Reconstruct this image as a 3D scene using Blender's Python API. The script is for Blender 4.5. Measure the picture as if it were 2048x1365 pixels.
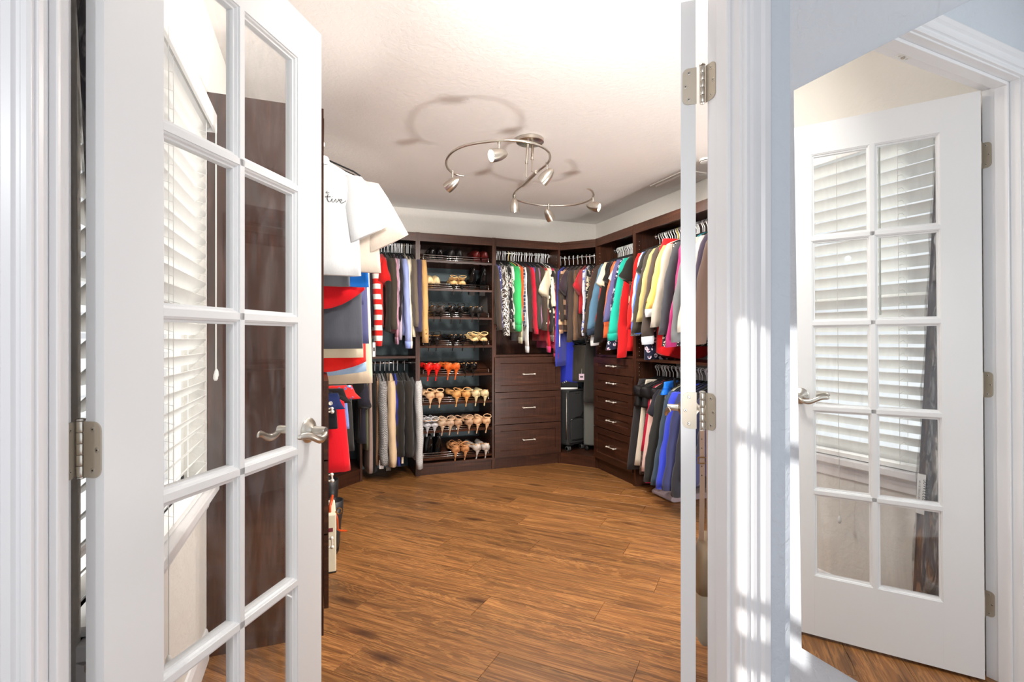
import bpy, math, random
from mathutils import Vector, Matrix
rnd = random.Random(7)
sc = bpy.context.scene
for o in list(bpy.data.objects): bpy.data.objects.remove(o)
COL = sc.collection
PI = math.pi

# ------------------------------------------------------------------ camera
TH = math.radians(20.45); CAMZ = 1.2; FPX = 1030.0
cd = bpy.data.cameras.new('camera'); cam = bpy.data.objects.new('camera', cd); COL.objects.link(cam)
cam.location = (0, 0, CAMZ); cam.rotation_euler = (PI/2, 0, -TH)
cd.sensor_width = 36; cd.lens = FPX/2048*36; cd.clip_start = .02
cd.shift_y = (678-682.5)/2048.0
sc.camera = cam
# ------------------------------------------------------------------ world, sun, exposure
w = bpy.data.worlds.new('sky'); sc.world = w; w.use_nodes = True
bg = w.node_tree.nodes['Background']; bg.inputs[0].default_value = (.93, .965, 1, 1); bg.inputs[1].default_value = 1.08
sc.view_settings.view_transform = 'Standard'; sc.view_settings.look = 'None'
sc.view_settings.gamma = 1; sc.view_settings.use_curve_mapping = False
sc.view_settings.exposure = 0.0
sd = bpy.data.lights.new('sun', 'SUN'); sd.energy = 4.5; sd.angle = .01; sd.color = (1, .96, .9)
sun = bpy.data.objects.new('sun', sd); COL.objects.link(sun)
sun.rotation_euler = Vector((1, .3, -.43)).to_track_quat('-Z', 'Y').to_euler()
def area(name, loc, target, size, power, color=(1, 1, 1)):
    l = bpy.data.lights.new(name, 'AREA'); l.energy = power; l.size = size; l.color = color
    o = bpy.data.objects.new(name, l); COL.objects.link(o); o.location = loc
    o.rotation_euler = (Vector(target)-Vector(loc)).to_track_quat('-Z', 'Y').to_euler(); return o
LAMP_W = 38.0
def spot(name, loc, target, power, ang, blend, size, color=(1, 1, 1)):
    l = bpy.data.lights.new(name, 'SPOT'); l.energy = power; l.spot_size = math.radians(ang); l.spot_blend = blend; l.shadow_soft_size = size; l.color = color
    o = bpy.data.objects.new(name, l); COL.objects.link(o); o.location = loc
    o.rotation_euler = (Vector(target)-Vector(loc)).to_track_quat('-Z', 'Y').to_euler(); return o
spot('camera_flash', (.22, .02, 1.0), (1.35, 3.9, 1.6), 80, 42, 1.0, .06, (1, .98, .97))
area('ceiling_fill', (1.98, 1.45, .30), (1.40, 3.4, 2.44), .35, 42, (1, .96, .92))  # added fill light, hidden behind the right door, lifts the ceiling
spot('jamb_fill', (-.95, -.75, 1.9), (.95, .9, 1.2), 44, 100, 1.0, .025, (.97, .985, 1))  # added fill for right jamb, casing and mirror wall, no actual lamp there
area('clothes_fill', (.80, 1.14, 2.27), (1.4, 4.3, 1.1), .28, 32, (1, .95, .88))  # added fill above the doorway, out of view, brightens clothes and back wall

# ------------------------------------------------------------------ materials
def lin(c):
    r = []
    for v in c:
        v = v/255.
        r.append(v/12.92 if v <= .04045 else ((v+.055)/1.055)**2.4)
    return (*r, 1)
MATS = {}
class NT:
    def __init__(s, name):
        s.m = bpy.data.materials.new(name); s.m.use_nodes = True
        s.t = s.m.node_tree; s.n = s.t.nodes; s.p = s.n['Principled BSDF']; s.out = s.n['Material Output']
    def new(s, ty, **kw):
        n = s.n.new(ty)
        for k, v in kw.items(): setattr(n, k, v)
        return n
    def link(s, a, b): s.t.links.new(a, b)
    def coord(s, scale=(1, 1, 1), out='Object', rot=(0, 0, 0)):
        tc = s.new('ShaderNodeTexCoord'); mp = s.new('ShaderNodeMapping')
        mp.inputs['Scale'].default_value = scale; mp.inputs['Rotation'].default_value = rot
        s.link(tc.outputs[out], mp.inputs[0]); return mp.outputs[0]
    def noise(s, co, scale, detail=3, rough=.5, dist=0):
        n = s.new('ShaderNodeTexNoise'); n.inputs['Scale'].default_value = scale
        n.inputs['Detail'].default_value = detail; n.inputs['Roughness'].default_value = rough
        n.inputs['Distortion'].default_value = dist
        s.link(co, n.inputs['Vector']); return n.outputs[0]
    def ramp(s, fac, stops, interp='LINEAR'):
        r = s.new('ShaderNodeValToRGB'); r.color_ramp.interpolation = interp
        e = r.color_ramp.elements
        while len(e) < len(stops): e.new(.5)
        for i, (p, c) in enumerate(stops): e[i].position = p; e[i].color = c
        s.link(fac, r.inputs[0]); return r.outputs[0]
    def bump(s, h, strength=.2, dist=.01):
        b = s.new('ShaderNodeBump'); b.inputs['Strength'].default_value = strength; b.inputs['Distance'].default_value = dist
        s.link(h, b.inputs['Height']); s.link(b.outputs[0], s.p.inputs['Normal'])
    def mix(s, f, a, b, mode='MIX'):
        m = s.new('ShaderNodeMix', data_type='RGBA', blend_type=mode)
        for v, i in ((f, 0), (a, 6), (b, 7)):
            if hasattr(v, 'links'): s.link(v, m.inputs[i])
            else: m.inputs[i].default_value = v
        return m.outputs[2]
def plain(name, col, rough=.5, metal=0, bump=0, bscale=60, spec=.5):
    if name in MATS: return MATS[name]
    t = NT(name); t.p.inputs['Base Color'].default_value = lin(col); t.p.inputs['Roughness'].default_value = rough
    t.p.inputs['Metallic'].default_value = metal; t.p.inputs['Specular IOR Level'].default_value = spec
    if bump:
        t.bump(t.noise(t.coord(), bscale, 4), bump, .004)
    MATS[name] = t.m; return t.m
def wall_mat(name, col, bump=.25):
    t = NT(name); co = t.coord(out='Generated'); 
    tc = t.new('ShaderNodeTexCoord'); 
    n1 = t.noise(tc.outputs['Object'], 38, 5, .55, .6)
    h = t.ramp(n1, [(.42, (0, 0, 0, 1)), (.58, (1, 1, 1, 1))])
    t.bump(h, bump, .0035)
    c = t.mix(t.noise(tc.outputs['Object'], 3, 2), lin(col), lin([min(255, int(v*1.02)) for v in col]))
    t.link(c, t.p.inputs['Base Color']); t.p.inputs['Roughness'].default_value = .7
    t.p.inputs['Specular IOR Level'].default_value = .3
    return t.m
M_WALL = wall_mat('painted_wall_blue_grey', (209, 215, 223))
M_CEIL = wall_mat('knockdown_ceiling', (232, 228, 225), .16)
M_WALLC = wall_mat('painted_closet_wall', (222, 219, 213), .2)
M_WALLD = wall_mat('closet_wall_shade', (104, 118, 122))  # closet wall darkened, cabinet shade put into the colour
M_TRIM = plain('white_gloss_trim', (238, 238, 240), .32, bump=.03, bscale=25)
M_DOOR = plain('white_door_paint', (232, 233, 234), .36, bump=.03, bscale=30)
M_NICK = plain('satin_nickel', (206, 200, 190), .28, 1)
M_HINGE = plain('brushed_hinge', (196, 186, 170), .5, .6)
M_CHROME = plain('chrome', (225, 225, 225), .12, 1)
M_DARKM = plain('screw_recess', (40, 38, 36), .6)
M_BLACKP = plain('black_plastic', (18, 18, 20), .4)
M_WHITEP = plain('white_plastic', (235, 235, 232), .4)
M_BLIND = plain('white_blind_rail', (240, 240, 238), .45)
def slat_mat():
    t = NT('white_blind_slat'); t.p.inputs['Base Color'].default_value = lin((240, 240, 237)); t.p.inputs['Roughness'].default_value = .4
    tl = t.new('ShaderNodeBsdfTranslucent'); tl.inputs[0].default_value = (.9, .93, .93, 1)
    m = t.new('ShaderNodeMixShader'); m.inputs[0].default_value = .22
    t.link(t.p.outputs[0], m.inputs[1]); t.link(tl.outputs[0], m.inputs[2]); t.link(m.outputs[0], t.out.inputs[0]); return t.m
M_SLAT = slat_mat()
def wood_dark(name='espresso_wood', scale=(14, 14, 1.2)):
    t = NT(name); co = t.coord(scale)
    n = t.noise(co, 3.0, 6, .62, .4); n2 = t.noise(t.coord((60, 60, 2.5)), 4, 3)
    c = t.ramp(n, [(.3, lin((38, 21, 14))), (.55, lin((64, 37, 25))), (.75, lin((100, 60, 39)))])
    c = t.mix(.35, c, t.ramp(n2, [(.3, lin((34, 19, 14))), (.7, lin((80, 48, 34)))]))
    t.link(c, t.p.inputs['Base Color']); t.p.inputs['Roughness'].default_value = .33; t.p.inputs['Specular IOR Level'].default_value = .32
    t.bump(n2, .08, .002); return t.m
M_WOOD = wood_dark(); M_WOODH = wood_dark('espresso_wood_horizontal', (1.2, 1.2, 14))
def floor_wood():
    t = NT('oak_plank'); 
    oi = t.new('ShaderNodeObjectInfo'); tc = t.new('ShaderNodeTexCoord')
    add = t.new('ShaderNodeVectorMath', operation='MULTIPLY_ADD')
    cmb = t.new('ShaderNodeCombineXYZ'); 
    for i in range(3): t.link(oi.outputs['Random'], cmb.inputs[i])
    t.link(cmb.outputs[0], add.inputs[0]); add.inputs[1].default_value = (37, 53, 11); t.link(tc.outputs['Object'], add.inputs[2])
    mp = t.new('ShaderNodeMapping'); mp.inputs['Scale'].default_value = (.7, 15, 1); t.link(add.outputs[0], mp.inputs[0])
    mp2 = t.new('ShaderNodeMapping'); mp2.inputs['Scale'].default_value = (1.3, 80, 1); t.link(add.outputs[0], mp2.inputs[0])
    g = t.noise(mp.outputs[0], 1.7, 8, .64, .9); g2 = t.noise(mp2.outputs[0], 1.5, 6, .7)
    c = t.ramp(g, [(.30, lin((62, 36, 16))), (.43, lin((126, 78, 36))), (.55, lin((162, 100, 50))), (.72, lin((210, 150, 90)))])
    c = t.mix(.34, c, t.ramp(g2, [(.34, lin((76, 46, 22))), (.64, lin((214, 160, 98)))]))
    mpw = t.new('ShaderNodeMapping'); mpw.inputs['Scale'].default_value = (.55, 5.5, 1); t.link(add.outputs[0], mpw.inputs[0])
    g3 = t.noise(mpw.outputs[0], 1.0, 5, .6, 2.2)
    wv = t.new('ShaderNodeMath', operation='SINE'); wm = t.new('ShaderNodeMath', operation='MULTIPLY'); wm.inputs[1].default_value = 75
    t.link(g3, wm.inputs[0]); t.link(wm.outputs[0], wv.inputs[0])
    c = t.mix(.30, c, t.ramp(wv.outputs[0], [(.35, lin((84, 48, 22))), (.6, lin((198, 140, 78)))]))
    # knots
    mp3 = t.new('ShaderNodeMapping'); mp3.inputs['Scale'].default_value = (3.2, 11, 1); t.link(add.outputs[0], mp3.inputs[0])
    v = t.new('ShaderNodeTexVoronoi'); v.inputs['Scale'].default_value = .55; t.link(mp3.outputs[0], v.inputs['Vector'])
    kn = t.ramp(v.outputs[0], [(.0, (1, 1, 1, 1)), (.10, (.55, .55, .55, 1)), (.2, (0, 0, 0, 1))])
    c = t.mix(kn, c, lin((62, 32, 14)))
    hs = t.new('ShaderNodeHueSaturation'); mr = t.new('ShaderNodeMapRange'); mr.inputs['To Min'].default_value = .66; mr.inputs['To Max'].default_value = .98
    t.link(oi.outputs['Random'], mr.inputs[0]); t.link(mr.outputs[0], hs.inputs['Value']); t.link(c, hs.inputs['Color'])
    t.link(hs.outputs[0], t.p.inputs['Base Color']); t.p.inputs['Roughness'].default_value = .42
    t.bump(g2, .15, .002); return t.m
M_FLOOR = floor_wood()
def glass_mat(name, haze=.05, smudge=True):
    t = NT(name); t.n.remove(t.p)
    tr = t.new('ShaderNodeBsdfTransparent'); gl = t.new('ShaderNodeBsdfGlossy'); gl.inputs['Roughness'].default_value = .02
    df = t.new('ShaderNodeBsdfDiffuse'); df.inputs[0].default_value = (.8, .84, .9, 1)
    lw = t.new('ShaderNodeLayerWeight'); pw = t.new('ShaderNodeMath', operation='POWER'); pw.inputs[1].default_value = 5
    t.link(lw.outputs['Facing'], pw.inputs[0])
    m1 = t.new('ShaderNodeMixShader'); m2 = t.new('ShaderNodeMixShader')
    mu = t.new('ShaderNodeMath', operation='MULTIPLY_ADD'); mu.inputs[1].default_value = .9; mu.inputs[2].default_value = .035
    t.link(pw.outputs[0], mu.inputs[0]); t.link(mu.outputs[0], m1.inputs[0]); t.link(tr.outputs[0], m1.inputs[1]); t.link(gl.outputs[0], m1.inputs[2])
    if smudge:
        n = t.noise(t.coord((9, 9, 2.2)), 1.6, 5, .65, 1.5)
        r = t.ramp(n, [(.45, (haze*.12,)*3+(1,)), (.8, (haze*1.5,)*3+(1,))]); t.link(r, m2.inputs[0])
    else: m2.inputs[0].default_value = haze
    t.link(m1.outputs[0], m2.inputs[1]); t.link(df.outputs[0], m2.inputs[2]); t.link(m2.outputs[0], t.out.inputs[0])
    return t.m
M_GLASS = glass_mat('door_glass'); M_WGLASS = glass_mat('window_glass', .01, False)
def mirror_mat():
    t = NT('mirror_silver'); t.p.inputs['Base Color'].default_value = (.93, .95, .95, 1); t.p.inputs['Metallic'].default_value = 1
    t.p.inputs['Roughness'].default_value = 0; return t.m
M_MIRR = mirror_mat()
def emis(name, col, s):
    t = NT(name); t.p.inputs['Emission Color'].default_value = (*col, 1); t.p.inputs['Emission Strength'].default_value = s; return t.m
M_BULB = emis('lit_bulb', (1, .86, .62), 25)
def film_mat():
    t = NT('clear_plastic_film'); t.n.remove(t.p)
    tr = t.new('ShaderNodeBsdfTransparent'); gl = t.new('ShaderNodeBsdfGlossy'); gl.inputs['Roughness'].default_value = .18
    n = t.noise(t.coord((14, 14, 3)), 2.5, 5, .6, 2); r = t.ramp(n, [(.45, (.08,)*3+(1,)), (.6, (.55,)*3+(1,))])
    m = t.new('ShaderNodeMixShader'); t.link(r, m.inputs[0]); t.link(tr.outputs[0], m.inputs[1]); t.link(gl.outputs[0], m.inputs[2])
    t.link(m.outputs[0], t.out.inputs[0]); return t.m

def fab(col, pat=None, c2=(240, 240, 235), c3=None, rough=.85, sc_=1.0):
    key = ('f', tuple(col), pat, tuple(c2), c3, rough, sc_)
    if key in MATS: return MATS[key]
    t = NT('fabric_'+(pat or 'plain')); A = lin(col); B = lin(c2)
    t.p.inputs['Roughness'].default_value = rough; t.p.inputs['Specular IOR Level'].default_value = .25
    if rough > .7: t.p.inputs['Sheen Weight'].default_value = .15
    c = None
    if pat == 'dots':
        v = t.new('ShaderNodeTexVoronoi'); v.inputs['Scale'].default_value = 30*sc_; t.link(t.coord(), v.inputs['Vector'])
        c = t.ramp(v.outputs[0], [(.0, B), (.33, B), (.36, A)])
    elif pat == 'scribble':
        n = t.noise(t.coord(), 14*sc_, 1.5, .5, 1.5)
        c = t.ramp(n, [(.0, A), (.40, A), (.42, B), (.45, B), (.47, A), (.53, A), (.55, B), (.58, B), (.60, A)])
    elif pat == 'floral':
        v = t.new('ShaderNodeTexVoronoi'); v.inputs['Scale'].default_value = 22*sc_; v.inputs['Randomness'].default_value = 1
        mx = t.coord(); t.link(mx, v.inputs['Vector'])
        n = t.noise(mx, 40*sc_, 2)
        C = lin(c3) if c3 else B
        c = t.ramp(v.outputs[0], [(0, C), (.2, C), (.22, B), (.4, B), (.44, A)])
        c = t.mix(t.ramp(n, [(.5, (0, 0, 0, 1)), (.55, (1, 1, 1, 1))]), c, A)
    elif pat == 'stripes' or pat == 'bands':
        wv = t.new('ShaderNodeTexWave', bands_direction='Z' if pat == 'bands' else 'Y'); wv.inputs['Scale'].default_value = (3.6 if pat == 'bands' else 30)*sc_
        t.link(t.coord(), wv.inputs['Vector']); c = t.ramp(wv.outputs[0], [(0, A), (.5, A), (.52, B), (1, B)])
    elif pat == 'tweed':
        ch = t.new('ShaderNodeTexChecker'); ch.inputs['Scale'].default_value = 130*sc_; ch.inputs[1].default_value = A; ch.inputs[2].default_value = B
        t.link(t.coord(), ch.inputs['Vector']); n = t.noise(t.coord(), 60, 2); c = t.mix(n, ch.outputs[0], A)
    elif pat == 'plaid':
        w1 = t.new('ShaderNodeTexWave', bands_direction='Z'); w2 = t.new('ShaderNodeTexWave', bands_direction='X')
        for q in (w1, w2): q.inputs['Scale'].default_value = 9*sc_; t.link(t.coord(), q.inputs['Vector'])
        c = t.mix(t.ramp(w1.outputs[0], [(.85, (0, 0, 0, 1)), (.9, (1, 1, 1, 1))]), A, B)
        c = t.mix(t.ramp(w2.outputs[0], [(.85, (0, 0, 0, 1)), (.9, (1, 1, 1, 1))]), c, B)
    if c is None:
        n = t.noise(t.coord(), 300, 2); d = tuple(v*.86 for v in A[:3])+(1,)
        c = t.mix(n, A, d)
    t.link(c, t.p.inputs['Base Color'])
    n = t.noise(t.coord((1, 1, .35)), 34, 4, .6); t.bump(n, .25, .006)
    MATS[key] = t.m; return t.m

# ------------------------------------------------------------------ mesh helpers
class MB:
    def __init__(s, mat=None): s.v = []; s.f = []; s.m = []; s.M = mat; s.slot = 0
    def _a(s, vs, fs):
        b = len(s.v)
        for p in vs:
            p = Vector(p)
            if s.M is not None: p = s.M @ p
            s.v.append(p)
        for f in fs: s.f.append([b+i for i in f]); s.m.append(s.slot)
    def box(s, x0, y0, z0, x1, y1, z1):
        s._a([(x0, y0, z0), (x1, y0, z0), (x1, y1, z0), (x0, y1, z0), (x0, y0, z1), (x1, y0, z1), (x1, y1, z1), (x0, y1, z1)],
             [(0, 3, 2, 1), (4, 5, 6, 7), (0, 1, 5, 4), (1, 2, 6, 5), (2, 3, 7, 6), (3, 0, 4, 7)]); return s
    def rings(s, R, cap0=True, cap1=True, closed=True):
        n = len(R[0]); vs = [p for r in R for p in r]; fs = []
        for i in range(len(R)-1):
            for j in range(n if closed else n-1):
                k = (j+1) % n; fs.append((i*n+j, i*n+k, (i+1)*n+k, (i+1)*n+j))
        if cap0: fs.append(tuple(range(n-1, -1, -1)))
        if cap1: fs.append(tuple((len(R)-1)*n+j for j in range(n)))
        s._a(vs, fs); return s
    def tube(s, path, r, n=8, caps=True):
        path = [Vector(p) for p in path]; R = []
        rr = r if isinstance(r, (list, tuple)) else [r]*len(path)
        up = None
        for i, p in enumerate(path):
            d = (path[min(i+1, len(path)-1)]-path[max(i-1, 0)])
            if d.length < 1e-9: d = Vector((0, 0, 1))
            d.normalize()
            if up is None:
                up = Vector((0, 0, 1)) if abs(d.z) < .9 else Vector((1, 0, 0))
            a = d.cross(up)
            if a.length < 1e-6: a = d.cross(Vector((.3, 1, .2)))
            a.normalize(); b = a.cross(d); up = b
            R.append([p+a*math.cos(2*PI*k/n)*rr[i]+b*math.sin(2*PI*k/n)*rr[i] for k in range(n)])
        return s.rings(R, caps, caps)
    def lathe(s, prof, n=20, M=None):
        R = []
        for r, z in prof:
            ring = [Vector((r*math.cos(2*PI*k/n), r*math.sin(2*PI*k/n), z)) for k in range(n)]
            if M is not None: ring = [M @ p for p in ring]
            R.append(ring)
        return s.rings(R)
    def prism(s, poly, z0, z1):
        n = len(poly)
        return s.rings([[(x, y, z0) for x, y in poly], [(x, y, z1) for x, y in poly]])
def link(o, parent=None, loc=None):
    COL.objects.link(o)
    if parent is not None: o.parent = parent
    if loc is not None: o.location = loc
    return o
def build(name, mb, mat, parent=None, smooth=False, bevel=0, loc=None):
    me = bpy.data.meshes.new(name)
    me.from_pydata([tuple(p) for p in mb.v], [], mb.f); me.update()
    for m in (mat if isinstance(mat, list) else [mat]): me.materials.append(m)
    for i, p in enumerate(me.polygons):
        p.material_index = mb.m[i]; p.use_smooth = smooth
    o = bpy.data.objects.new(name, me); link(o, parent, loc)
    if bevel:
        b = o.modifiers.new('bevel', 'BEVEL'); b.width = bevel; b.segments = 2; b.limit_method = 'ANGLE'; b.angle_limit = .6
        b.harden_normals = False
    return o
def smooth_by(o, ang=.7):
    me = o.data
    for p in me.polygons: p.use_smooth = True
    try: me.set_sharp_from_angle(angle=ang)
    except Exception: pass
    return o
def empty(name, loc=(0, 0, 0), rz=0):
    o = bpy.data.objects.new(name, None); link(o); o.location = loc; o.rotation_euler = (0, 0, rz); o.empty_display_size = .05; return o
def tag(o, label, cat, group=None):
    o['label'] = label; o['category'] = cat
    if group: o['group'] = group
    return o
def struct(o): o['kind'] = 'structure'; return o
def BX(name, mat, a, b, parent=None, bevel=0):
    m = MB(); m.box(*[min(a[i], b[i]) for i in range(3)], *[max(a[i], b[i]) for i in range(3)])
    return build(name, m, mat, parent, bevel=bevel)
def prof_bar(mb, prof, p0, p1, sdir, tdir):
    """extrude a profile (s,t) from p0 to p1"""
    p0 = Vector(p0); p1 = Vector(p1); sdir = Vector(sdir); tdir = Vector(tdir)
    mb.rings([[p0+sdir*a+tdir*b for a, b in prof], [p1+sdir*a+tdir*b for a, b in prof]])
S_, C_ = math.sin(TH), math.cos(TH)
def X_at(px, Y): r = (px-1024)/FPX; return Y*(S_+r*C_)/(C_-r*S_)
def Y_at(px, X): r = (px-1024)/FPX; return X*(C_-r*S_)/(S_+r*C_)
def depth(X, Y): return X*S_+Y*C_
def Z_at(py, X, Y): return CAMZ+(678-py)/FPX*depth(X, Y)

# ------------------------------------------------------------------ room constants
XL, XR, YB, ZC = -.40, 2.80, 4.91, 2.44
YF0, YF1 = .905, 1.0            # doorway wall
JL, JR, JT = -.367, .8817, 2.045
XM = .935                       # wall that carries the mirror
FZ = 2.13                       # cabinet height
# ------------------------------------------------------------------ setting
def slab(name, a, b, mat): return struct(BX(name, mat, a, b))
slab('wall_back', (XL-.1, YB, 0), (XR+.1, YB+.1, ZC), M_WALLC)
slab('wall_right', (XR, YF1, 0), (XR+.1, YB, ZC), M_WALLC)
WY0, WY1, WZ0, WZ1 = 1.13, 2.178, .66, 2.03
m = MB()
m.box(XL-.12, YF1, 0, XL, WY0, ZC); m.box(XL-.12, WY1, 0, XL, YB, ZC)
m.box(XL-.12, WY0, 0, XL, WY1, WZ0); m.box(XL-.12, WY0, WZ1, XL, WY1, ZC)
struct(build('wall_left', m, M_WALLC))
m = MB()
m.box(-1.3, YF0, 0, JL-.02, YF1, ZC); m.box(JR+.02, YF0, 0, XR+.1, YF1, ZC); m.box(JL-.02, YF0, JT+.02, JR+.02, YF1, ZC)
struct(build('wall_front', m, M_WALL))
Ycor = .818
m = MB(); m.box(XM, -1.2, 0, XM+.06, Ycor, ZC)
struct(build('wall_right.001', m, M_WALL))
m = MB(); m.box(XL-.12, YF1, ZC, XR+.1, YB+.1, ZC+.08); m.box(-1.3, -1.2, ZC, XR+.1, YF1, ZC+.08)
struct(build('ceiling', m, M_CEIL))
# outer window wall that lets the sun patch in
SW = -1.24
m = MB(); sy0, sy1, sz0, sz1 = .10, .272, .35, 2.19
m.box(SW-.08, -.35, 0, SW, sy0, ZC); m.box(SW-.08, sy1, 0, SW, YF0, ZC); m.box(SW-.08, sy0, 0, SW, sy1, sz0); m.box(SW-.08, sy0, sz1, SW, sy1, ZC)
struct(build('wall_left.001', m, M_WALL))
wf = MB()
wf.box(SW-.06, sy0, 1.90, SW-.03, sy1, 1.93); wf.box(SW-.06, sy0, 1.53, SW-.03, sy1, 1.56); wf.box(SW-.06, sy0, 1.40, SW-.03, sy1, 1.47)
wf.box(SW-.06, sy0, 1.0, SW-.03, sy1, 1.03)
o = build('window_2', wf, M_TRIM); struct(o)
# floor: base + diagonal planks
fl = struct(BX('floor', plain('subfloor', (60, 36, 20), .8), (-1.3, -1.2, -.03), (XR, YB, -.012)))
PW, PL = .181, 1.22
a45 = math.radians(135-1)      # plank direction, 45 degrees across the room
du = Vector((math.cos(a45), math.sin(a45), 0)); dv = Vector((-du.y, du.x, 0))
pm = {}
def plank_mesh(poly):
    mb = MB(); n = len(poly); c = sum((Vector(p) for p in poly), Vector((0, 0)))/n
    ins = [(c.x+(x-c.x)*(1-.0012/max(.02, abs(x-c.x))) if abs(x-c.x) > .02 else x, c.y+(y-c.y)*(1-.0012/max(.02, abs(y-c.y))) if abs(y-c.y) > .02 else y) for x, y in poly]
    mb.rings([[(x, y, -.0119) for x, y in poly], [(x, y, -.0012) for x, y in poly], [(x, y, 0) for x, y in ins]], cap0=False)
    return mb
full = [(-PL/2+.0006, -PW/2+.0006), (PL/2-.0006, -PW/2+.0006), (PL/2-.0006, PW/2-.0006), (-PL/2+.0006, PW/2-.0006)]
def clip(poly, nx, ny, d):
    out = []
    for i in range(len(poly)):
        a, b = poly[i], poly[(i+1) % len(poly)]
        da, db = a[0]*nx+a[1]*ny-d, b[0]*nx+b[1]*ny-d
        if da <= 0: out.append(a)
        if da*db < 0:
            k = da/(da-db); out.append((a[0]+(b[0]-a[0])*k, a[1]+(b[1]-a[1])*k))
    return out
pmesh = None
rows = 34
bounds = [(1, 0, XR), (-1, 0, 1.2), (0, 1, YB), (0, -1, .6)]
for r in range(-rows, rows):
    off = (r*.37 + ((r*7919) % 13)/13*.8) % PL
    for k in range(-6, 7):
        c = du*(k*PL+off)+dv*(r*PW)+Vector((1.2, 2.2, 0))
        corners = [c+du*x+dv*y for x, y in full]
        if all(p.x > XR for p in corners) or all(p.x < -1.2 for p in corners) or all(p.y > YB for p in corners) or all(p.y < -.6 for p in corners): continue
        inside = all(-1.2 <= p.x <= XR and -.6 <= p.y <= YB for p in corners)
        if inside:
            if pmesh is None:
                o = build('plank', plank_mesh(full), M_FLOOR, fl); pmesh = o.data
            else:
                o = bpy.data.objects.new('plank', pmesh); link(o, fl)
        else:
            poly = list(full)
            for nx, ny, dd in bounds:
                lx = nx*du.x+ny*du.y; ly = nx*dv.x+ny*dv.y
                poly = clip(poly, lx, ly, dd-(nx*c.x+ny*c.y))
                if len(poly) < 3: break
            if len(poly) < 3: continue
            o = build('plank', plank_mesh(poly), M_FLOOR, fl)
        o.location = c; o.rotation_euler = (0, 0, a45)

# door lining, stops and casings
m = MB(); m.box(JL-.02, YF0-.003, 0, JL, YF1+.003, JT+.02); m.box(JR, YF0-.003, 0, JR+.02, YF1+.003, JT+.02); m.box(JL, YF0-.003, JT, JR, YF1+.003, JT+.02)
struct(build('trim_1', m, M_TRIM, bevel=.0015))
m = MB(); sy = (.929, .966)
m.box(JL, sy[0], 0, JL+.011, sy[1], JT); m.box(JR-.011, sy[0], 0, JR, sy[1], JT); m.box(JL+.011, sy[0], JT-.011, JR-.011, sy[1], JT)
struct(build('trim_2', m, M_TRIM, bevel=.002))
cas = [(0, 0), (0, .011), (.004, .014), (.010, .014), (.013, .010), (.017, .010), (.020, .016), (.030, .0165), (.034, .012), (.046, .0125), (.052, .019), (.066, .020), (.071, .017), (.071, 0)]
def casing(name, inner, side, face_y, ny, ztop, xin0=None, xin1=None):
    m = MB()
    if side != 0:
        prof_bar(m, cas, (inner, face_y, 0), (inner, face_y, ztop+.071), (side, 0, 0), (0, ny, 0))
    else:
        prof_bar(m, cas, (xin0-.071, face_y, inner), (xin1+.071, face_y, inner), (0, 0, 1), (0, ny, 0))
    return struct(build(name, m, M_TRIM))
casing('trim_3', JR+.005, 1, YF0, -1, JT+.005); casing('trim_4', JL-.005, -1, YF0, -1, JT+.005); casing('trim_5', JT+.005, 0, YF0, -1, 0, JL-.005, JR+.005)
casing('trim_6', JR+.005, 1, YF1, 1, JT+.005)
# baseboards
bprof = [(0, 0), (0, .012), (.095, .012), (.105, .009), (.115, .006), (.118, 0)]
m = MB(); prof_bar(m, bprof, (XL, 1.06, 0), (XL, 2.2, 0), (0, 0, 1), (1, 0, 0)); struct(build('baseboard_left', m, M_TRIM))
m = MB(); prof_bar(m, bprof, (XM, -1, 0), (XM, Ycor, 0), (0, 0, 1), (-1, 0, 0)); struct(build('baseboard_right', m, M_TRIM))

# ball catches in the head lining
for x in (.14, .36):
    t = empty('ball_catch', (x, .985, JT)); tag(t, 'small brass ball catch plate %s in the top door lining' % ('on the left' if x < .2 else 'on the right'), 'door catch')
    m = MB(); m.box(-.028, -.011, -.0025, .028, .011, 0); build('plate', m, M_WHITEP, t)
    m = MB(); m.lathe([(.001, -.008), (.005, -.006), (.006, -.0026)], 12); build('ball', m, M_NICK, t, True)
    for sx in (-.019, .019):
        m = MB(); m.lathe([(.0035, -.0035), (.0035, -.0024)], 10); m.M = None
        o = build('screw', m, M_NICK, t); o.location = (sx, 0, 0)

# ------------------------------------------------------------------ french doors
W, T = .61, .035
def door_matrix(orig, u, t):
    M = Matrix(((u[0], t[0], 0, orig[0]), (u[1], t[1], 0, orig[1]), (0, 0, 1, .012), (0, 0, 0, 1))); return M
G0, G1 = .109, W-.106
MZ = [.248-.012, .581-.012, .913-.012, 1.248-.012, 1.581-.012, 1.914-.012]
DT = 2.02
half = lambda s: [(0, 0), (s*.0, .0)]
def edge_prof(s0, s1):   # flat bar s0..s1 with moulded inner edge at s1
    d = 1 if s1 > s0 else -1
    return [(s0, 0), (s1, 0), (s1, .0025), (s1+d*.004, .004), (s1+d*.006, .009), (s1+d*.010, .0095), (s1+d*.010, .0255), (s1+d*.006, .026), (s1+d*.004, .031), (s1, .0325), (s1, .035), (s0, .035)]
def munt():
    h = [( .007, 0), (.007, .0025), (.011, .004), (.013, .009), (.017, .0095), (.017, .0255), (.013, .026), (.011, .031), (.007, .0325), (.007, .035)]
    return h+[(-a, b) for a, b in reversed(h)]
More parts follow.
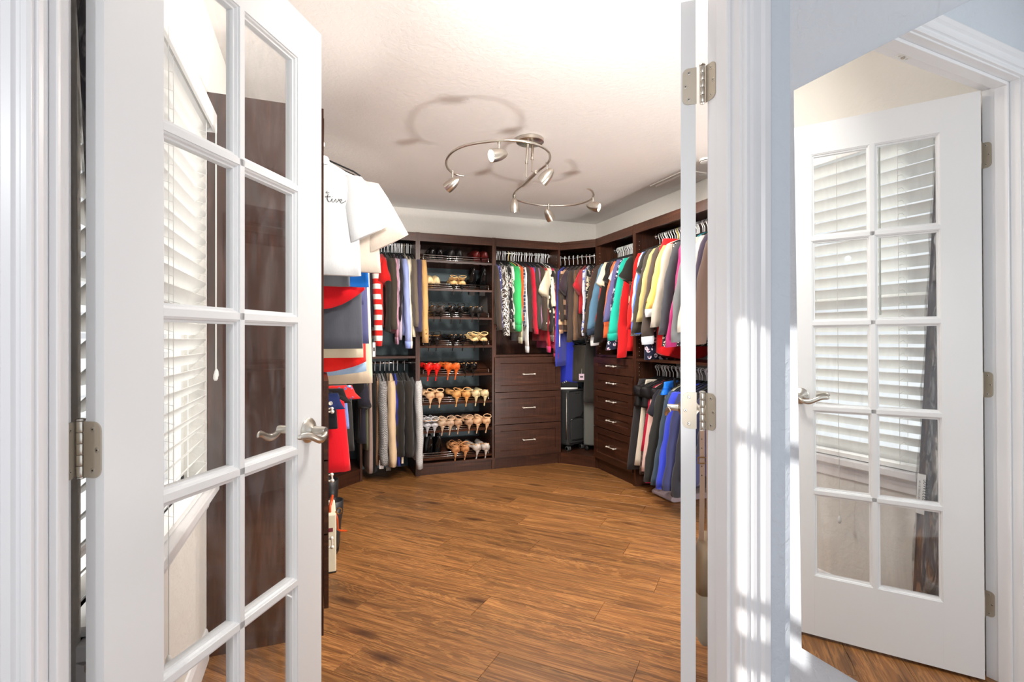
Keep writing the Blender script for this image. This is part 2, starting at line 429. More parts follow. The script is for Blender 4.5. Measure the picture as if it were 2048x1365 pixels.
def lever(parent, u, z, side, name='door_handle'):
    """lever set; side=+1 outer face (t=T), -1 closet face (t=0); lever points to the hinge"""
    y0 = T if side > 0 else 0; s = side
    h = empty(name); h.parent = parent
    R = Matrix.Translation((u, y0, z)) @ Matrix.Rotation(-PI/2*s, 4, 'X')
    m = MB(); m.lathe([(.033, 0), (.033, .003), (.030, .006), (.026, .008), (.018, .012), (.013, .016), (.013, .017)], 32, R)
    smooth_by(build('rosette', m, M_NICK, h))
    m = MB(); m.lathe([(.011, .014), (.0115, .016), (.0115, .045), (.010, .052)], 20, R); smooth_by(build('neck', m, M_NICK, h))
    P = []
    for i in range(15):
        k = i/14; 
        P.append((u+.004-k*.105, y0+s*(.050+.010*math.sin(k*PI)-.012*k), z-.004-.013*math.sin(k*PI*1.7)*(1-k*.3)-.004*k))
    m = MB(); Rg = []
    for i, p in enumerate(P):
        k = i/14; a = .0075*(1-.1*k)+.003*math.sin(k*PI); b = .011*(1-k*.72)
        if i in (0, 14): a *= .5; b *= .6
        Rg.append([Vector((p[0], p[1]+math.cos(q*PI/6)*b*.8, p[2]+math.sin(q*PI/6)*a)) for q in range(12)])
    m.rings(Rg); build('lever', m, M_NICK, h, True)
def rounded_rect(w_, h_, r, n=5, left_only=True):
    pts = []
    pts += [(0, 0), (0, h_)]
    for i in range(n+1):
        a = PI/2-i*PI/2/n; pts.append((w_-r+r*math.cos(a), h_-r+r*math.sin(a)))
    for i in range(n+1):
        a = -i*PI/2/n; pts.append((w_-r+r*math.cos(a), r+r*math.sin(a)))
    return pts
def hinge(parent, z, bar, A, adir, B_, bdir, an, bn):
    """z centre; bar = barrel xy; leaf A starts at point A going adir with normal an"""
    h = empty('hinge'); h.parent = parent
    H = .089
    m = MB()
    for k in range(5):
        z0 = z-H/2+k*H/5; m.lathe([(.0062, z0+.0004), (.0065, z0+.001), (.0065, z0+H/5-.001), (.0062, z0+H/5-.0004)], 14, Matrix.Translation((bar[0], bar[1], 0)))
    m.lathe([(.003, z-H/2-.004), (.0065, z-H/2-.002), (.0065, z-H/2)], 14, Matrix.Translation((bar[0], bar[1], 0)))
    m.lathe([(.0065, z+H/2), (.0075, z+H/2+.001), (.0065, z+H/2+.004), (.003, z+H/2+.005)], 14, Matrix.Translation((bar[0], bar[1], 0)))
    smooth_by(build('knuckle', m, M_NICK, h), .6)
    for P0, d, nn in ((A, adir, an), (B_, bdir, bn)):
        P0 = Vector((*P0, 0)); d = Vector((*d, 0)).normalized(); nn = Vector((*nn, 0)).normalized()
        pts = rounded_rect(.033, H, .014)
        m = MB(); m.rings([[P0+d*a+Vector((0, 0, z-H/2+b))+nn*.0002 for a, b in pts], [P0+d*a+Vector((0, 0, z-H/2+b))+nn*.0022 for a, b in pts]])
        lf = build('leaf', m, M_HINGE, h)
        m = MB(); m2 = MB()
        for (a, b) in ((.018, .012), (.026, H/2), (.018, H-.012)):
            c = P0+d*a+Vector((0, 0, z-H/2+b)); q = nn.to_track_quat('Z', 'Y').to_matrix().to_4x4(); q.translation = c+nn*.0022
            m.lathe([(.0042, 0), (.0042, .0005), (.003, .0009)], 12, q); m2.lathe([(.0014, .0009), (.0014, .0011)], 8, q)
        m.slot = 1; m.v += []; 
        b0 = len(m.v); m.v += m2.v; m.f += [[i+b0 for i in f] for f in m2.f]; m.m += [1]*len(m2.f)
        build('screw', m, [M_NICK, M_DARKM], h, False)
def french_door(name, orig, u, t, bar, jamb_pt, jamb_dir, jamb_n):
    root = empty(name); struct(root); root.matrix_world = door_matrix(orig, u, t)
    P = lambda nm, mb, mat=M_DOOR, **k: build(nm, mb, mat, root, **k)
    m = MB(); prof_bar(m, edge_prof(0, G0), (0, 0, 0), (0, 0, DT), (1, 0, 0), (0, 1, 0)); P('stile', m)
    m = MB(); prof_bar(m, edge_prof(W, G1), (0, 0, 0), (0, 0, DT), (1, 0, 0), (0, 1, 0)); P('stile', m)
    x0, x1 = G0+.0001, G1-.0001
    m = MB(); prof_bar(m, edge_prof(0, MZ[0]), (x0, 0, 0), (x1, 0, 0), (0, 0, 1), (0, 1, 0)); P('bottom_rail', m)
    m = MB(); prof_bar(m, edge_prof(DT, MZ[5]), (x0, 0, 0), (x1, 0, 0), (0, 0, 1), (0, 1, 0)); P('top_rail', m)
    um = (G0+G1)/2
    m = MB(); prof_bar(m, munt(), (um, 0, MZ[0]), (um, 0, MZ[5]), (1, 0, 0), (0, 1, 0)); P('mullion', m)
    for k in range(1, 5):
        m = MB(); prof_bar(m, munt(), (x0, 0, MZ[k]), (x1, 0, MZ[k]), (0, 0, 1), (0, 1, 0)); P('muntin', m)
    for c in range(2):
        for k in range(5):
            a = (x0+.008) if c == 0 else um+.0145; b = um-.0145 if c == 0 else x1-.008
            m = MB(); m.box(a, .0158, MZ[k]+.008, b, .0192, MZ[k+1]-.008); P('glass_pane', m, M_GLASS)
    lever(root, W-.062, .948, 1); lever(root, W-.062, .948, -1)
    Mi = root.matrix_world.inverted()
    def loc2(p): q = Mi @ Vector((p[0], p[1], 0)); return (q.x, q.y)
    def dir2(p): q = Mi.to_3x3() @ Vector((p[0], p[1], 0)); return (q.x, q.y)
    for z in (1.82, 1.024, .26):
        hinge(root, z-.012, loc2(bar), (0, -.002), (0, 1), loc2(jamb_pt), dir2(jamb_dir), (-1, 0), dir2(jamb_n))
    return root
aL = math.radians(31.97)
uL = (math.sin(aL), math.cos(aL)); tL = (math.cos(aL), -math.sin(aL))
french_door('door_1', (-.349, 1.005), uL, tL, (-.358, 1.011), (JL, 1.010), (0, -1), (1, 0))
aR = math.radians(39.34)
uR = (math.sin(aR), math.cos(aR)); tR = (-math.cos(aR), math.sin(aR))
french_door('door_2', (.8627, 1.025), uR, tR, (.8725, 1.013), (JR, 1.010), (0, -1), (-1, 0))

# ------------------------------------------------------------------ mirror
mr = empty('wall_mirror'); tag(mr, 'tall frameless rectangular mirror hung on the pale wall right of the doorway', 'mirror')
yaw, lean = math.radians(-2.39), math.radians(.374)
nrm = Vector((-math.cos(yaw)*math.cos(lean), math.sin(yaw)*math.cos(lean), -math.sin(lean)))
hd = Vector((0, 0, 1)).cross(nrm).normalized()     # horizontal direction in the plane
if hd.y > 0: hd = -hd                               # towards the camera side
upv = nrm.cross(hd).normalized()
if upv.z < 0: upv = -upv
ip = math.radians(.62)
h2 = hd*math.cos(ip)+upv*math.sin(ip); u2 = upv*math.cos(ip)-hd*math.sin(ip)
P0 = Vector((.908, .9, 1.2))
cor = Vector((0, .775, .571)); cor.x = P0.x-(nrm.y*(cor.y-P0.y)+nrm.z*(cor.z-P0.z))/nrm.x
m = MB(); MW, MH = .52, 1.138
c4 = [cor, cor+h2*MW, cor+h2*MW+u2*MH, cor+u2*MH]
m.rings([c4, [p-nrm*.005 for p in c4]]); m.m = [0]*len(m.f)
build('mirror_glass', m, M_MIRR, mr)
m = MB(); cc = [cor+h2*.004+u2*.004, cor+h2*(MW-.004)+u2*.004, cor+h2*(MW-.004)+u2*(MH-.004), cor+h2*.004+u2*(MH-.004)]
m.rings([[p-nrm*.0052 for p in cc], [p-nrm*.010 for p in cc]]); build('backing_board', m, plain('mirror_back', (120, 120, 118), .8), mr)
for a, b in ((.42, 0), (.42, MH)):
    m = MB()
    p = cor+h2*a+u2*b; s = 1 if b == 0 else -1
    q = [p+h2*x+u2*(s*y) for x, y in ((-.008, -.004), (.008, -.004), (.008, .006), (-.008, .006))]
    m.rings([[v+nrm*.002 for v in q], [v-nrm*.011 for v in q]])
    build('clip', m, plain('clear_clip', (225, 228, 228), .2), mr)

# ------------------------------------------------------------------ closet window and blind
wn = empty('window_1'); struct(wn)
m = MB(); x = XL-.085
for (a, b, c, d) in ((WY0, WZ0, WY1, WZ0+.045), (WY0, WZ1-.045, WY1, WZ1), (WY0, WZ0, WY0+.045, WZ1), (WY1-.045, WZ0, WY1, WZ1), (WY0, 1.33, WY1, 1.37)):
    m.box(x-.02, a, b, x+.02, c, d)
build('window_frame', m, M_WHITEP, wn)
for z0, z1 in ((WZ0+.045, 1.33), (1.37, WZ1-.045)):
    m = MB(); m.box(x-.003, WY0+.045, z0, x+.003, WY1-.045, z1); build('pane', m, M_WGLASS, wn)
m = MB(); m.box(XL-.12, WY0-.02, WZ0-.03, XL+.045, WY1+.03, WZ0); build('window_sill', m, M_TRIM, wn, bevel=.004)
m = MB(); prof_bar(m, [(0, 0), (0, .010), (.03, .016), (.04, .016), (.045, .012), (.055, .012), (.06, 0)], (XL, WY0-.02, WZ0-.09), (XL, WY1+.03, WZ0-.09), (0, 0, 1), (1, 0, 0)); build('apron', m, M_TRIM, wn)
bl = empty('window_blind', (XL-.012, (WY0+WY1)/2, WZ1)); tag(bl, 'white horizontal slat blind over the closet window behind the left door', 'window blind')
hw = (WY1-WY0)/2-.006
m = MB(); m.box(-.02, -hw, -.05, .03, hw, -.004); build('headrail', m, M_BLIND, bl)
m = MB(); m.box(.042, -hw-.012, -.062, .052, hw+.016, .006); m.box(.0, hw+.006, -.062, .042, hw+.016, .006); build('valance', m, M_BLIND, bl, bevel=.002)
sm = None; nsl = 25; pitch = (WZ1-.075-WZ0-.02)/nsl
tilt = math.radians(-47)
for k in range(nsl):
    if sm is None:
        m = MB(); Rg = []
        for s in (-1, 1):
            pts = []
            for i in range(5): q = (i/4-.5)*.050; pts.append((q, .0028-.10*q*q*10+.0014))
            for i in range(5): q = (.5-i/4)*.050; pts.append((q, .0028-.10*q*q*10-.0014))
            Rg.append([Vector((a*math.cos(tilt)+b*math.sin(tilt), s*hw, -a*math.sin(tilt)+b*math.cos(tilt))) for a, b in pts])
        m.rings(Rg); o = build('slat', m, M_SLAT, bl); sm = o.data
    else:
        o = bpy.data.objects.new('slat', sm); link(o, bl)
    o.location = (.006, 0, -.085-k*pitch)
m = MB(); m.box(-.02, -hw, WZ0-WZ1+.004, .03, hw, WZ0-WZ1+.022); build('bottom_rail', m, M_BLIND, bl)
for yy in (-hw+.14, 0, hw-.08):
    m = MB()
    for dx in (.034, -.022): m.tube([(dx, yy, -.05), (dx, yy, WZ0-WZ1+.02)], .0011, 5)
    for k in range(nsl):
        z = -.085-k*pitch; m.tube([(.034, yy, z-.012), (.006, yy, z-.004), (-.022, yy, z-.02)], .0008, 4)
    build('ladder_cord', m, M_WHITEP, bl)
for i, (yy, zz) in enumerate(((hw-.05, -.95), (hw-.035, -.94), (-.15, -1.62))):
    m = MB(); m.tube([(.058, yy, -.05), (.058, yy, zz)], .0012, 5); build('pull_cord', m, M_WHITEP, bl)
    m = MB(); m.lathe([(.003, 0), (.007, -.01), (.008, -.025), (.004, -.032)], 10, Matrix.Translation((.058, yy, zz))); build('tassel', m, M_WHITEP, bl, True)
m = MB(); m.tube([(.066, -hw+.19, -.06), (.068, -hw+.19, -.75)], .004, 8); build('tilt_wand', m, plain('grey_wand', (190, 196, 190), .3), bl)

# long wrapped boards leaning behind the left door
bx = empty('wrapped_board'); tag(bx, 'long dark boards in clear plastic wrap leaning behind the left glazed door', 'boards')
pb, pt = Vector((-.318, 1.165, .005)), Vector((-.372, 1.088, 1.98))
dz = (pt-pb).normalized(); wy = Vector((0, 1, 0)); wy = (wy-dz*wy.dot(dz)).normalized(); nx = wy.cross(dz).normalized()
if nx.x < 0: nx = -nx
def lean_box(m, a0, a1, b0, b1, l0, l1):
    q = [pb+wy*a+nx*b for a, b in ((a0, b0), (a1, b0), (a1, b1), (a0, b1))]
    m.rings([[p+dz*l0 for p in q], [p+dz*l1 for p in q]])
Ln = (pt-pb).length
dk = plain('dark_board', (62, 58, 66), .45)
m = MB(); lean_box(m, -.045, -.003, -.012, .008, .01, Ln); build('board', m, dk, bx)
m = MB(); lean_box(m, .0, .045, -.010, .010, 0, Ln-.03); build('board', m, dk, bx)
m = MB(); Rg = []
for i in range(25):
    l = -.0+Ln*1.0*i/24; k = 1+.06*math.sin(i*1.7)
    Rg.append([pb+dz*l+wy*(a*k)+nx*b for a, b in ((-.052, -.014), (0, -.015), (.052, -.013), (.056*k, 0), (.05, .014), (0, .015+.003*math.sin(i*2.1)), (-.05, .013), (-.055, 0))])
m.rings(Rg); build('plastic_wrap', m, film_mat(), bx, True)
m = MB(); lean_box(m, .018, .046, .0168, .0176, .52, .67); lb = build('sticker', m, M_WHITEP, bx)
def text_mesh(s, size, mat, parent, M, name='printed_text', shear=0):
    cu = bpy.data.curves.new('txt', 'FONT'); cu.body = s; cu.size = size; cu.shear = shear; cu.extrude = .0002; cu.align_x = 'CENTER'; cu.resolution_u = 2
    to = bpy.data.objects.new('txt', cu); COL.objects.link(to)
    dg = bpy.context.evaluated_depsgraph_get(); me = bpy.data.meshes.new_from_object(to.evaluated_get(dg))
    bpy.data.objects.remove(to); me.materials.clear(); me.materials.append(mat)
    o = bpy.data.objects.new(name, me); link(o, parent); o.matrix_world = M; return o
ink = plain('black_ink', (25, 25, 28), .6)
def frame(o, xa, ya):
    xa = xa.normalized(); ya = ya.normalized(); za = xa.cross(ya)
    return Matrix(((xa.x, ya.x, za.x, o.x), (xa.y, ya.y, za.y, o.y), (xa.z, ya.z, za.z, o.z), (0, 0, 0, 1)))
text_mesh('S1-2S333W00', .020, ink, bx, frame(pb+dz*.595+wy*.026+nx*.0178, dz*1, -wy))
text_mesh('MADE FOR CLOSET 35 X 84', .008, ink, bx, frame(pb+dz*.595+wy*.040+nx*.0178, dz*1, -wy))

# ------------------------------------------------------------------ closet cabinets
PT = .019
def handle(parent, c, axis, nrm_, half=.056):
    """bar pull: c centre on the front face, axis along the bar, nrm outwards"""
    c, a, n = Vector(c), Vector(axis), Vector(nrm_)
    m = MB(); o = .028
    m.tube([c-a*(half+.006)+n*o, c-a*half+n*o, c+n*(o+.001), c+a*half+n*o, c+a*(half+.006)+n*o], [.0045, .0045, .0042, .0045, .0045], 8)
    for s in (-1, 1):
        p = c+a*half*s
        m.tube([p, p+n*.004, p+n*.020, p+n*(o-.002)], [.0065, .0045, .0045, .006], 8)
        m.tube([p+n*(o-.009), p+n*(o-.006), p+n*o, p+n*(o+.006), p+n*(o+.009)], [.003, .007, .0085, .007, .003], 10)
    return build('bar_handle', m, plain('bright_handle', (236, 230, 218), .3, .45), parent, True)
def drawer(parent, M, w, z0, z1, shaker=True):
    """front in local frame: x across 0..w, y=0 front of carcass (outwards -y)"""
    g = .002; m = MB(M); fr = .055; th = .019
    x0, x1 = g, w-g; a0, a1 = z0+g, z1-g
    m.box(x0, -th, a0, x0+fr, -.001, a1); m.box(x1-fr, -th, a0, x1, -.001, a1); m.box(x0+fr, -th, a0, x1-fr, -.001, a0+fr); m.box(x0+fr, -th, a1-fr, x1-fr, -.001, a1)
    m.box(x0+fr, -th+.009, a0+fr, x1-fr, -.002, a1-fr)
    # bevel lip
    for (p0, p1, sd) in (((x0+fr, -th, a0+fr), (x1-fr, -th, a0+fr), (0, 0, 1)), ((x0+fr, -th, a1-fr), (x1-fr, -th, a1-fr), (0, 0, -1))):
        prof_bar(m, [(0, 0), (.006, .009), (0, .009)], p0, p1, sd, (0, 1, 0))
    d = build('drawer', m, M_WOODH, parent)
    c = M @ Vector(((x0+x1)/2, -th+.009, (a0+a1)/2)); R3 = M.to_3x3()
    handle(d, c, R3 @ Vector((1, 0, 0)), R3 @ Vector((0, -1, 0)))
    return d
def rod(parent, p0, p1, mat=None, r=.0125):
    mat = mat or M_CHROME
    m = MB(); m.tube([p0, p1], r, 14); ro = build('hanging_rod', m, mat, parent, True)
    d = (Vector(p1)-Vector(p0)).normalized()
    for p, s in ((Vector(p0), 1), (Vector(p1), -1)):
        q = (d*s).to_track_quat('Z', 'Y').to_matrix().to_4x4(); q.translation = p
        m = MB(); m.lathe([(.028, .0005), (.028, .004), (.02, .007), (.0175, .009), (.0175, .018)], 18, q); smooth_by(build('flange', m, mat, ro))
def unit(name, label, org, ux, uy, w, depth_, parts, base=True):
    """org = front-left-bottom corner; ux across, uy into the cabinet"""
    M = Matrix(((ux[0], uy[0], 0, org[0]), (ux[1], uy[1], 0, org[1]), (0, 0, 1, 0), (0, 0, 0, 1)))
    t = empty(name); tag(t, label, 'closet cabinet')
    def bx(nm, a, b, mat=M_WOOD, parent=t, bevel=0):
        m = MB(M); m.box(a[0], a[1], a[2], b[0], b[1], b[2]); return build(nm, m, mat, parent, bevel=bevel)
    bx('side_panel', (0, 0, 0), (PT-.0002, depth_, FZ)); bx('side_panel', (w-PT+.0002, 0, 0), (w, depth_, FZ))
    bx('top_panel', (PT, .0, FZ-.03), (w-PT, depth_, FZ-.002), M_WOODH)
    bx('top_rail', (PT, -.002, FZ-.075), (w-PT, .017, FZ-.0305), M_WOODH)
    if base:
        bx('bottom_shelf', (PT, .0, .085), (w-PT, depth_, .104), M_WOODH); bx('toe_kick', (PT, .012, 0), (w-PT, .03, .085), M_WOODH)
    # shelf-pin holes on inner faces
    m = MB(M)
    for x, s in ((PT+.0004, 1), (w-PT-.0004, -1)):
        for y in (.035,):
            z = .2
            while z < 2.0:
                m.box(min(x, x+s*.0006), y-.0025, z-.0025, max(x, x+s*.0006), y+.0025, z+.0025); z += .032
    o = build('pin_hole_row', m, plain('pin_hole', (190, 170, 150), .6), t); o['kind'] = 'stuff'
    for p in parts:
        k = p[0]
        if k == 'drawers':
            for z0, z1 in p[1]: drawer(t, M, w, z0, z1)
        elif k == 'shelf': bx('shelf', (PT, .004, p[1]), (w-PT, depth_, p[1]+.019), M_WOODH)
        elif k == 'rod':
            z = p[1]; y = p[2] if len(p) > 2 else .21
            rod(t, M @ Vector((PT, y, z)), M @ Vector((w-PT, y, z)))
        elif k == 'back': bx('back_panel', (PT, depth_-.008, p[1]), (w-PT, depth_-.001, p[2]))
        elif k == 'cleat': bx('cleat', (PT, depth_-.02, p[1]), (w-PT, depth_-.001, p[1]+.09))
    return t, M
XF = 2.40          # front plane of the right hand cabinets
YFc = 4.495        # front plane of the back cabinets
DB = YB-YFc-.002
X1, X2, X3, X0 = .800, 1.500, 2.172, .315
D3 = [(.105, .405), (.407, .705), (.707, 1.030)]
u_draw, _ = unit('drawer_cabinet', 'dark wood cabinet on the back wall with three wide drawers below a rod', (X2+.0005, YFc), (1, 0), (0, 1), X3-X2-.001, DB,
     [('drawers', D3), ('shelf', 1.032), ('rod', 2.03), ('back', .1, FZ-.03)])
u_shoe, MS = unit('shoe_cabinet', 'dark wood cabinet with eight slanted shoe shelves on the back wall', (X1, YFc), (1, 0), (0, 1), X2-X1, DB, [('back', FZ-.25, FZ-.03)])
u_bl, _ = unit('hanging_cabinet', 'dark wood double-hanging cabinet at the left end of the back wall', (X0, YFc), (1, 0), (0, 1), X1-X0-.0005, DB,
     [('rod', 2.045), ('rod', .985), ('shelf', 1.03)], base=False)
YR1, YR2, YR3 = 4.215, 3.585, 2.15
DR = XR-XF-.002
D5 = [(.105, .395), (.397, .565), (.567, .735), (.737, .885), (.887, 1.035)]
u_r1, _ = unit('drawer_cabinet', 'dark wood cabinet on the right wall with five narrow drawers', (XF, YR1), (0, -1), (1, 0), YR1-YR2, DR,
     [('drawers', D5), ('shelf', 1.037), ('rod', 2.03), ('back', .1, FZ-.03)])
u_r2, _ = unit('hanging_cabinet', 'dark wood double-hanging cabinet nearest the right glazed door', (XF, YR2-.0005), (0, -1), (1, 0), YR2-YR3, DR,
     [('rod', 2.045), ('rod', .97), ('shelf', 1.02), ('cleat', 1.93)], base=False)
YL1, YL2, YL3 = 2.216, 2.84, 4.19
XLf = .014
u_l1, _ = unit('drawer_cabinet', 'dark wood drawer cabinet whose tall side panel shows through the left door glass', (XLf, YL1), (0, 1), (-1, 0), YL2-YL1, XLf-XL-.002,
     [('drawers', D3), ('shelf', 1.032)])
u_l2, _ = unit('hanging_cabinet', 'dark wood long hanging cabinet on the left wall hidden behind clothes', (XLf, YL2+.0005), (0, 1), (-1, 0), YL3-YL2, XLf-XL-.002,
     [('rod', 1.0), ('shelf', 1.045)])
rod(u_l1, (-.02, YL1+PT, 2.075), (-.02, YL2-PT, 2.075)); rod(u_l2, (-.05, YL2+PT, 2.05), (-.05, YL3-PT, 2.05))
# light grey storage box seen low behind the right hand clothes
# corner cabinets
def corner(name, label, poly, rod_pts, front, backpanel):
    t = empty(name); tag(t, label, 'closet cabinet')
    m = MB(); m.prism(poly, .085, .104); build('platform', m, M_WOODH, t)
    m = MB(); m.prism(poly, FZ-.03, FZ-.002); build('top_panel', m, M_WOODH, t)
    a, b = Vector((*front[0], 0)), Vector((*front[1], 0)); d = (b-a).normalized(); n = Vector((-d.y, d.x, 0))
    c0 = Vector((poly[-1][0]*.5+poly[0][0]*.5, poly[-1][1]*.5+poly[0][1]*.5, 0))
    if n.dot(Vector((sum(p[0] for p in poly)/5, sum(p[1] for p in poly)/5, 0))-a) < 0: n = -n
    for nm, z0, z1 in (('toe_kick', 0, .085), ('top_rail', FZ-.075, FZ-.0305)):
        off = .002
        q = [a+n*off, b+n*off, b+n*(off+.018), a+n*(off+.018)]
        m = MB(); m.rings([[p+Vector((0, 0, z0)) for p in q], [p+Vector((0, 0, z1)) for p in q]]); build(nm, m, M_WOODH, t)
    for (x0, y0, x1, y1) in backpanel:
        m = MB(); m.box(x0, y0, 1.80, x1, y1, FZ-.03); build('back_panel', m, M_WOODH, t)
    rod(t, *rod_pts)
    return t
e = .001
corner('corner_cabinet', 'dark wood corner cabinet holding black luggage at the back right', [(X3+e, YB-e), (X3+e, YFc), (XF, YR1+e), (XR-e, YR1+e), (XR-e, YB-e)],
       ((X3+.004, 4.71, 2.0), (2.62, YR1+.004, 2.0)), ((X3+e, YFc), (XF, YR1+e)), [(X3+e, YB-.012, XR-e, YB-e), (XR-.012, YR1+e, XR-e, YB-.013)])
corner('corner_cabinet', 'dark wood corner cabinet in shadow at the back left', [(X0-e, YB-e), (XL+e, YB-e), (XL+e, YL3+e), (XLf, YL3+e), (X0-e, YFc)],
       ((X0-.004, 4.71, 2.0), (-.19, YL3+.004, 2.0)), ((XLf, YL3+e), (X0-e, YFc)), [(XL+e, YB-.012, X0-e, YB-e)])
# panelled closet wall areas above the clothes rail, dark sheet with shade put into its colour behind open units
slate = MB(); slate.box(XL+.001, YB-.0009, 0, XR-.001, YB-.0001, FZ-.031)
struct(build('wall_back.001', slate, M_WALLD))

# ------------------------------------------------------------------ shoe shelves
SZ = [1.885, 1.635, 1.383, 1.128, .874, .624, .374, .135]
SL = math.radians(17)
sw = X2-X1-2*PT
for z in SZ:
    M = Matrix.Translation((X1+PT, YFc+.004, z)) @ Matrix.Rotation(SL, 4, 'X')
    m = MB(M); m.box(0.0005, 0, -.009, sw-.0005, .36, .009); sh = build('shoe_shelf', m, M_WOODH, u_shoe)
    m = MB(M)
    for yy, zz in ((.018, .030), (.026, .048), (.012, .014)): m.tube([(.004, yy, zz), (sw-.004, yy, zz)], .0032, 8)
    for xx in (.03, sw/2, sw-.03): m.tube([(xx, .010, .009), (xx, .026, .048)], .0032, 6)
    build('shoe_fence', m, M_CHROME, sh, True)
def shoe_mesh(kind, hh, mb_u, mb_h, col2=None):
    """heel back at origin facing -y, toe towards +y; z=0 heel seat of the sole, heel spike below"""
    def sole_z(y): # drop from heel seat to ball
        k = min(1, max(0, (y-.05)/.10)); return -hh*.42*(3*k*k-2*k**3)
    N = 13; Rg = []
    L = .225
    for i in range(N):
        y = L*i/(N-1); k = y/L
        wdt = .030+.009*math.sin(min(1, k*1.35)*PI*.78)-.0*k; 
        if k > .72: wdt *= math.sqrt(max(.02, 1-((k-.72)/.285)**2))
        if k < .08: wdt *= .72+.28*k/.08
        zs = sole_z(y)
        if kind in ('loafer', 'boot'):
            top = .058-.01*k if k < .35 else .062-.050*((k-.35)/.65)
            if kind == 'boot': top = .15 if k < .42 else max(.028, .15-.34*(k-.42))
        elif kind == 'strap': top = .030 if k < .12 else (.006 if k < .62 else .030-.02*(k-.62)/.38)
        else: top = .055-.35*max(0, k-.04)*.12 if k < .12 else (.052-.10*(k-.12) if k < .30 else (.022 if k < .55 else .040-.03*(k-.55)/.45))
        if kind == 'dorsay' and .18 < k < .58: top = .008
        ring = []
        for j in range(12):
            a = 2*PI*j/12; cx, cz = math.cos(a), math.sin(a)
            zz = zs+(.002 if cz < 0 else 0)+max(cz, 0)*top-(.004 if cz < 0 else 0)
            bul = 1+(.12 if kind in ('pump', 'dorsay') and k < .2 and cz > 0 else 0)
            ring.append(Vector((cx*wdt*(1-.25*max(0, cz)*(1 if k > .5 else .5))*bul, y+(.006*(1-cz) if i == 0 else 0), zz)))
        Rg.append(ring)
    mb_u.rings(Rg)
    # open topline as an inset darker insole patch
    if kind in ('pump', 'strap', 'dorsay'):
        pts = []
        for i in range(7):
            y = .02+.10*i/6; pts.append((y, .021+.004*math.sin(i/6*PI)))
        r0 = [Vector((-w_, y, sole_z(y)+(.045 if y < .04 else .0235))) for y, w_ in pts]; r1 = [Vector((w_, y, sole_z(y)+(.045 if y < .04 else .0235))) for y, w_ in pts]
        mb_h['in']._a(r0+r1, [(i, i+1, 7+i+1, 7+i) for i in range(6)])
    h = mb_h['heel']
    if kind in ('loafer', 'boot') or hh < .05:
        w0 = .024; bt = -max(hh, .03)
        h.rings([[Vector((x*s, y0, z)) for x, y0 in ((-1, .006), (1, .006), (1, .05), (-1, .05))] for s, z in ((w0*1.08, -.002), (w0*.95, bt*.5), (w0, bt))])
    else:
        R = []
        for s, yo, z in ((.019, .018, -.001), (.0125, .014, -hh*.22), (.0065, .010, -hh*.5), (.0050, .008, -hh*.8), (.0052, .007, -hh)):
            R.append([Vector((s*math.cos(2*PI*q/10), yo+s*.9*math.sin(2*PI*q/10), z)) for q in range(10)])
        h.rings(R)
shoe_cache = {}
def shoe(kind, col, hh, X, shelf, side, label, strap=None, heelcol=None, rough=.35, rz=0, group=None, dy=0, roll=0):
    key = (kind, col, hh, strap, heelcol, rough)
    z = SZ[shelf]
    t = empty('shoe'); tag(t, label, 'shoe', group)
    if key not in shoe_cache:
        u = MB(); hb = {'in': MB(), 'heel': MB()}
        shoe_mesh(kind, hh, u, hb)
        sm_ = MB()
        if strap:
            for kk in range({'ankle': 1, 'sling': 1, 'multi': 4}[strap]):
                P = []
                for q in range(15):
                    a = -.2+2*PI*q/14*.97+.1; rx = .030-.002*kk; yc = .035+.028*kk; ry = .032+.006*kk
                    P.append((rx*math.cos(a), yc+ry*math.sin(a), .044+.020*math.cos(a+1.1*kk)*(.5 if kk else .25)+(.012 if kk == 0 else -.012*kk)))
                sm_.tube(P, .0032, 6)
        shoe_cache[key] = (u, hb, sm_)
        objs = []
        mu = plain('leather_%d_%d_%d_%d' % (*col, int(rough*100)), col, rough)
        hc = heelcol or col; mh = plain('heel_%d_%d_%d' % hc, hc, .35)
        a = build('upper', u, mu, t, True); b = build('heel', hb['heel'], mh, t)
        objs += [a, b]
        if hb['in'].v: objs.append(build('insole', hb['in'], plain('insole_tan', (214, 160, 104), .6), t))
        if sm_.v: objs.append(build('strap', sm_, mu, t, True))
        shoe_cache[key] = [(o.name.split('.')[0], o.data) for o in objs]
    else:
        for nm, me in shoe_cache[key]:
            o = bpy.data.objects.new(nm, me); link(o, t)
    hgt = .035 if hh < .05 or kind == 'loafer' or kind == 'boot' else .052
    t.location = (X, YFc+dy+(-.022 if hgt > .04 else .030), z+hgt+(-.004 if hgt > .04 else .004)+(.010 if kind in ('loafer', 'boot') else 0))
    t.rotation_euler = (SL+math.radians(6), roll, rz)
    t.scale = (-1.12 if side < 0 else 1.12, 1.1, 1.12)
    return t
YS = YFc+.01
def sx(px): return X_at(px, YS)
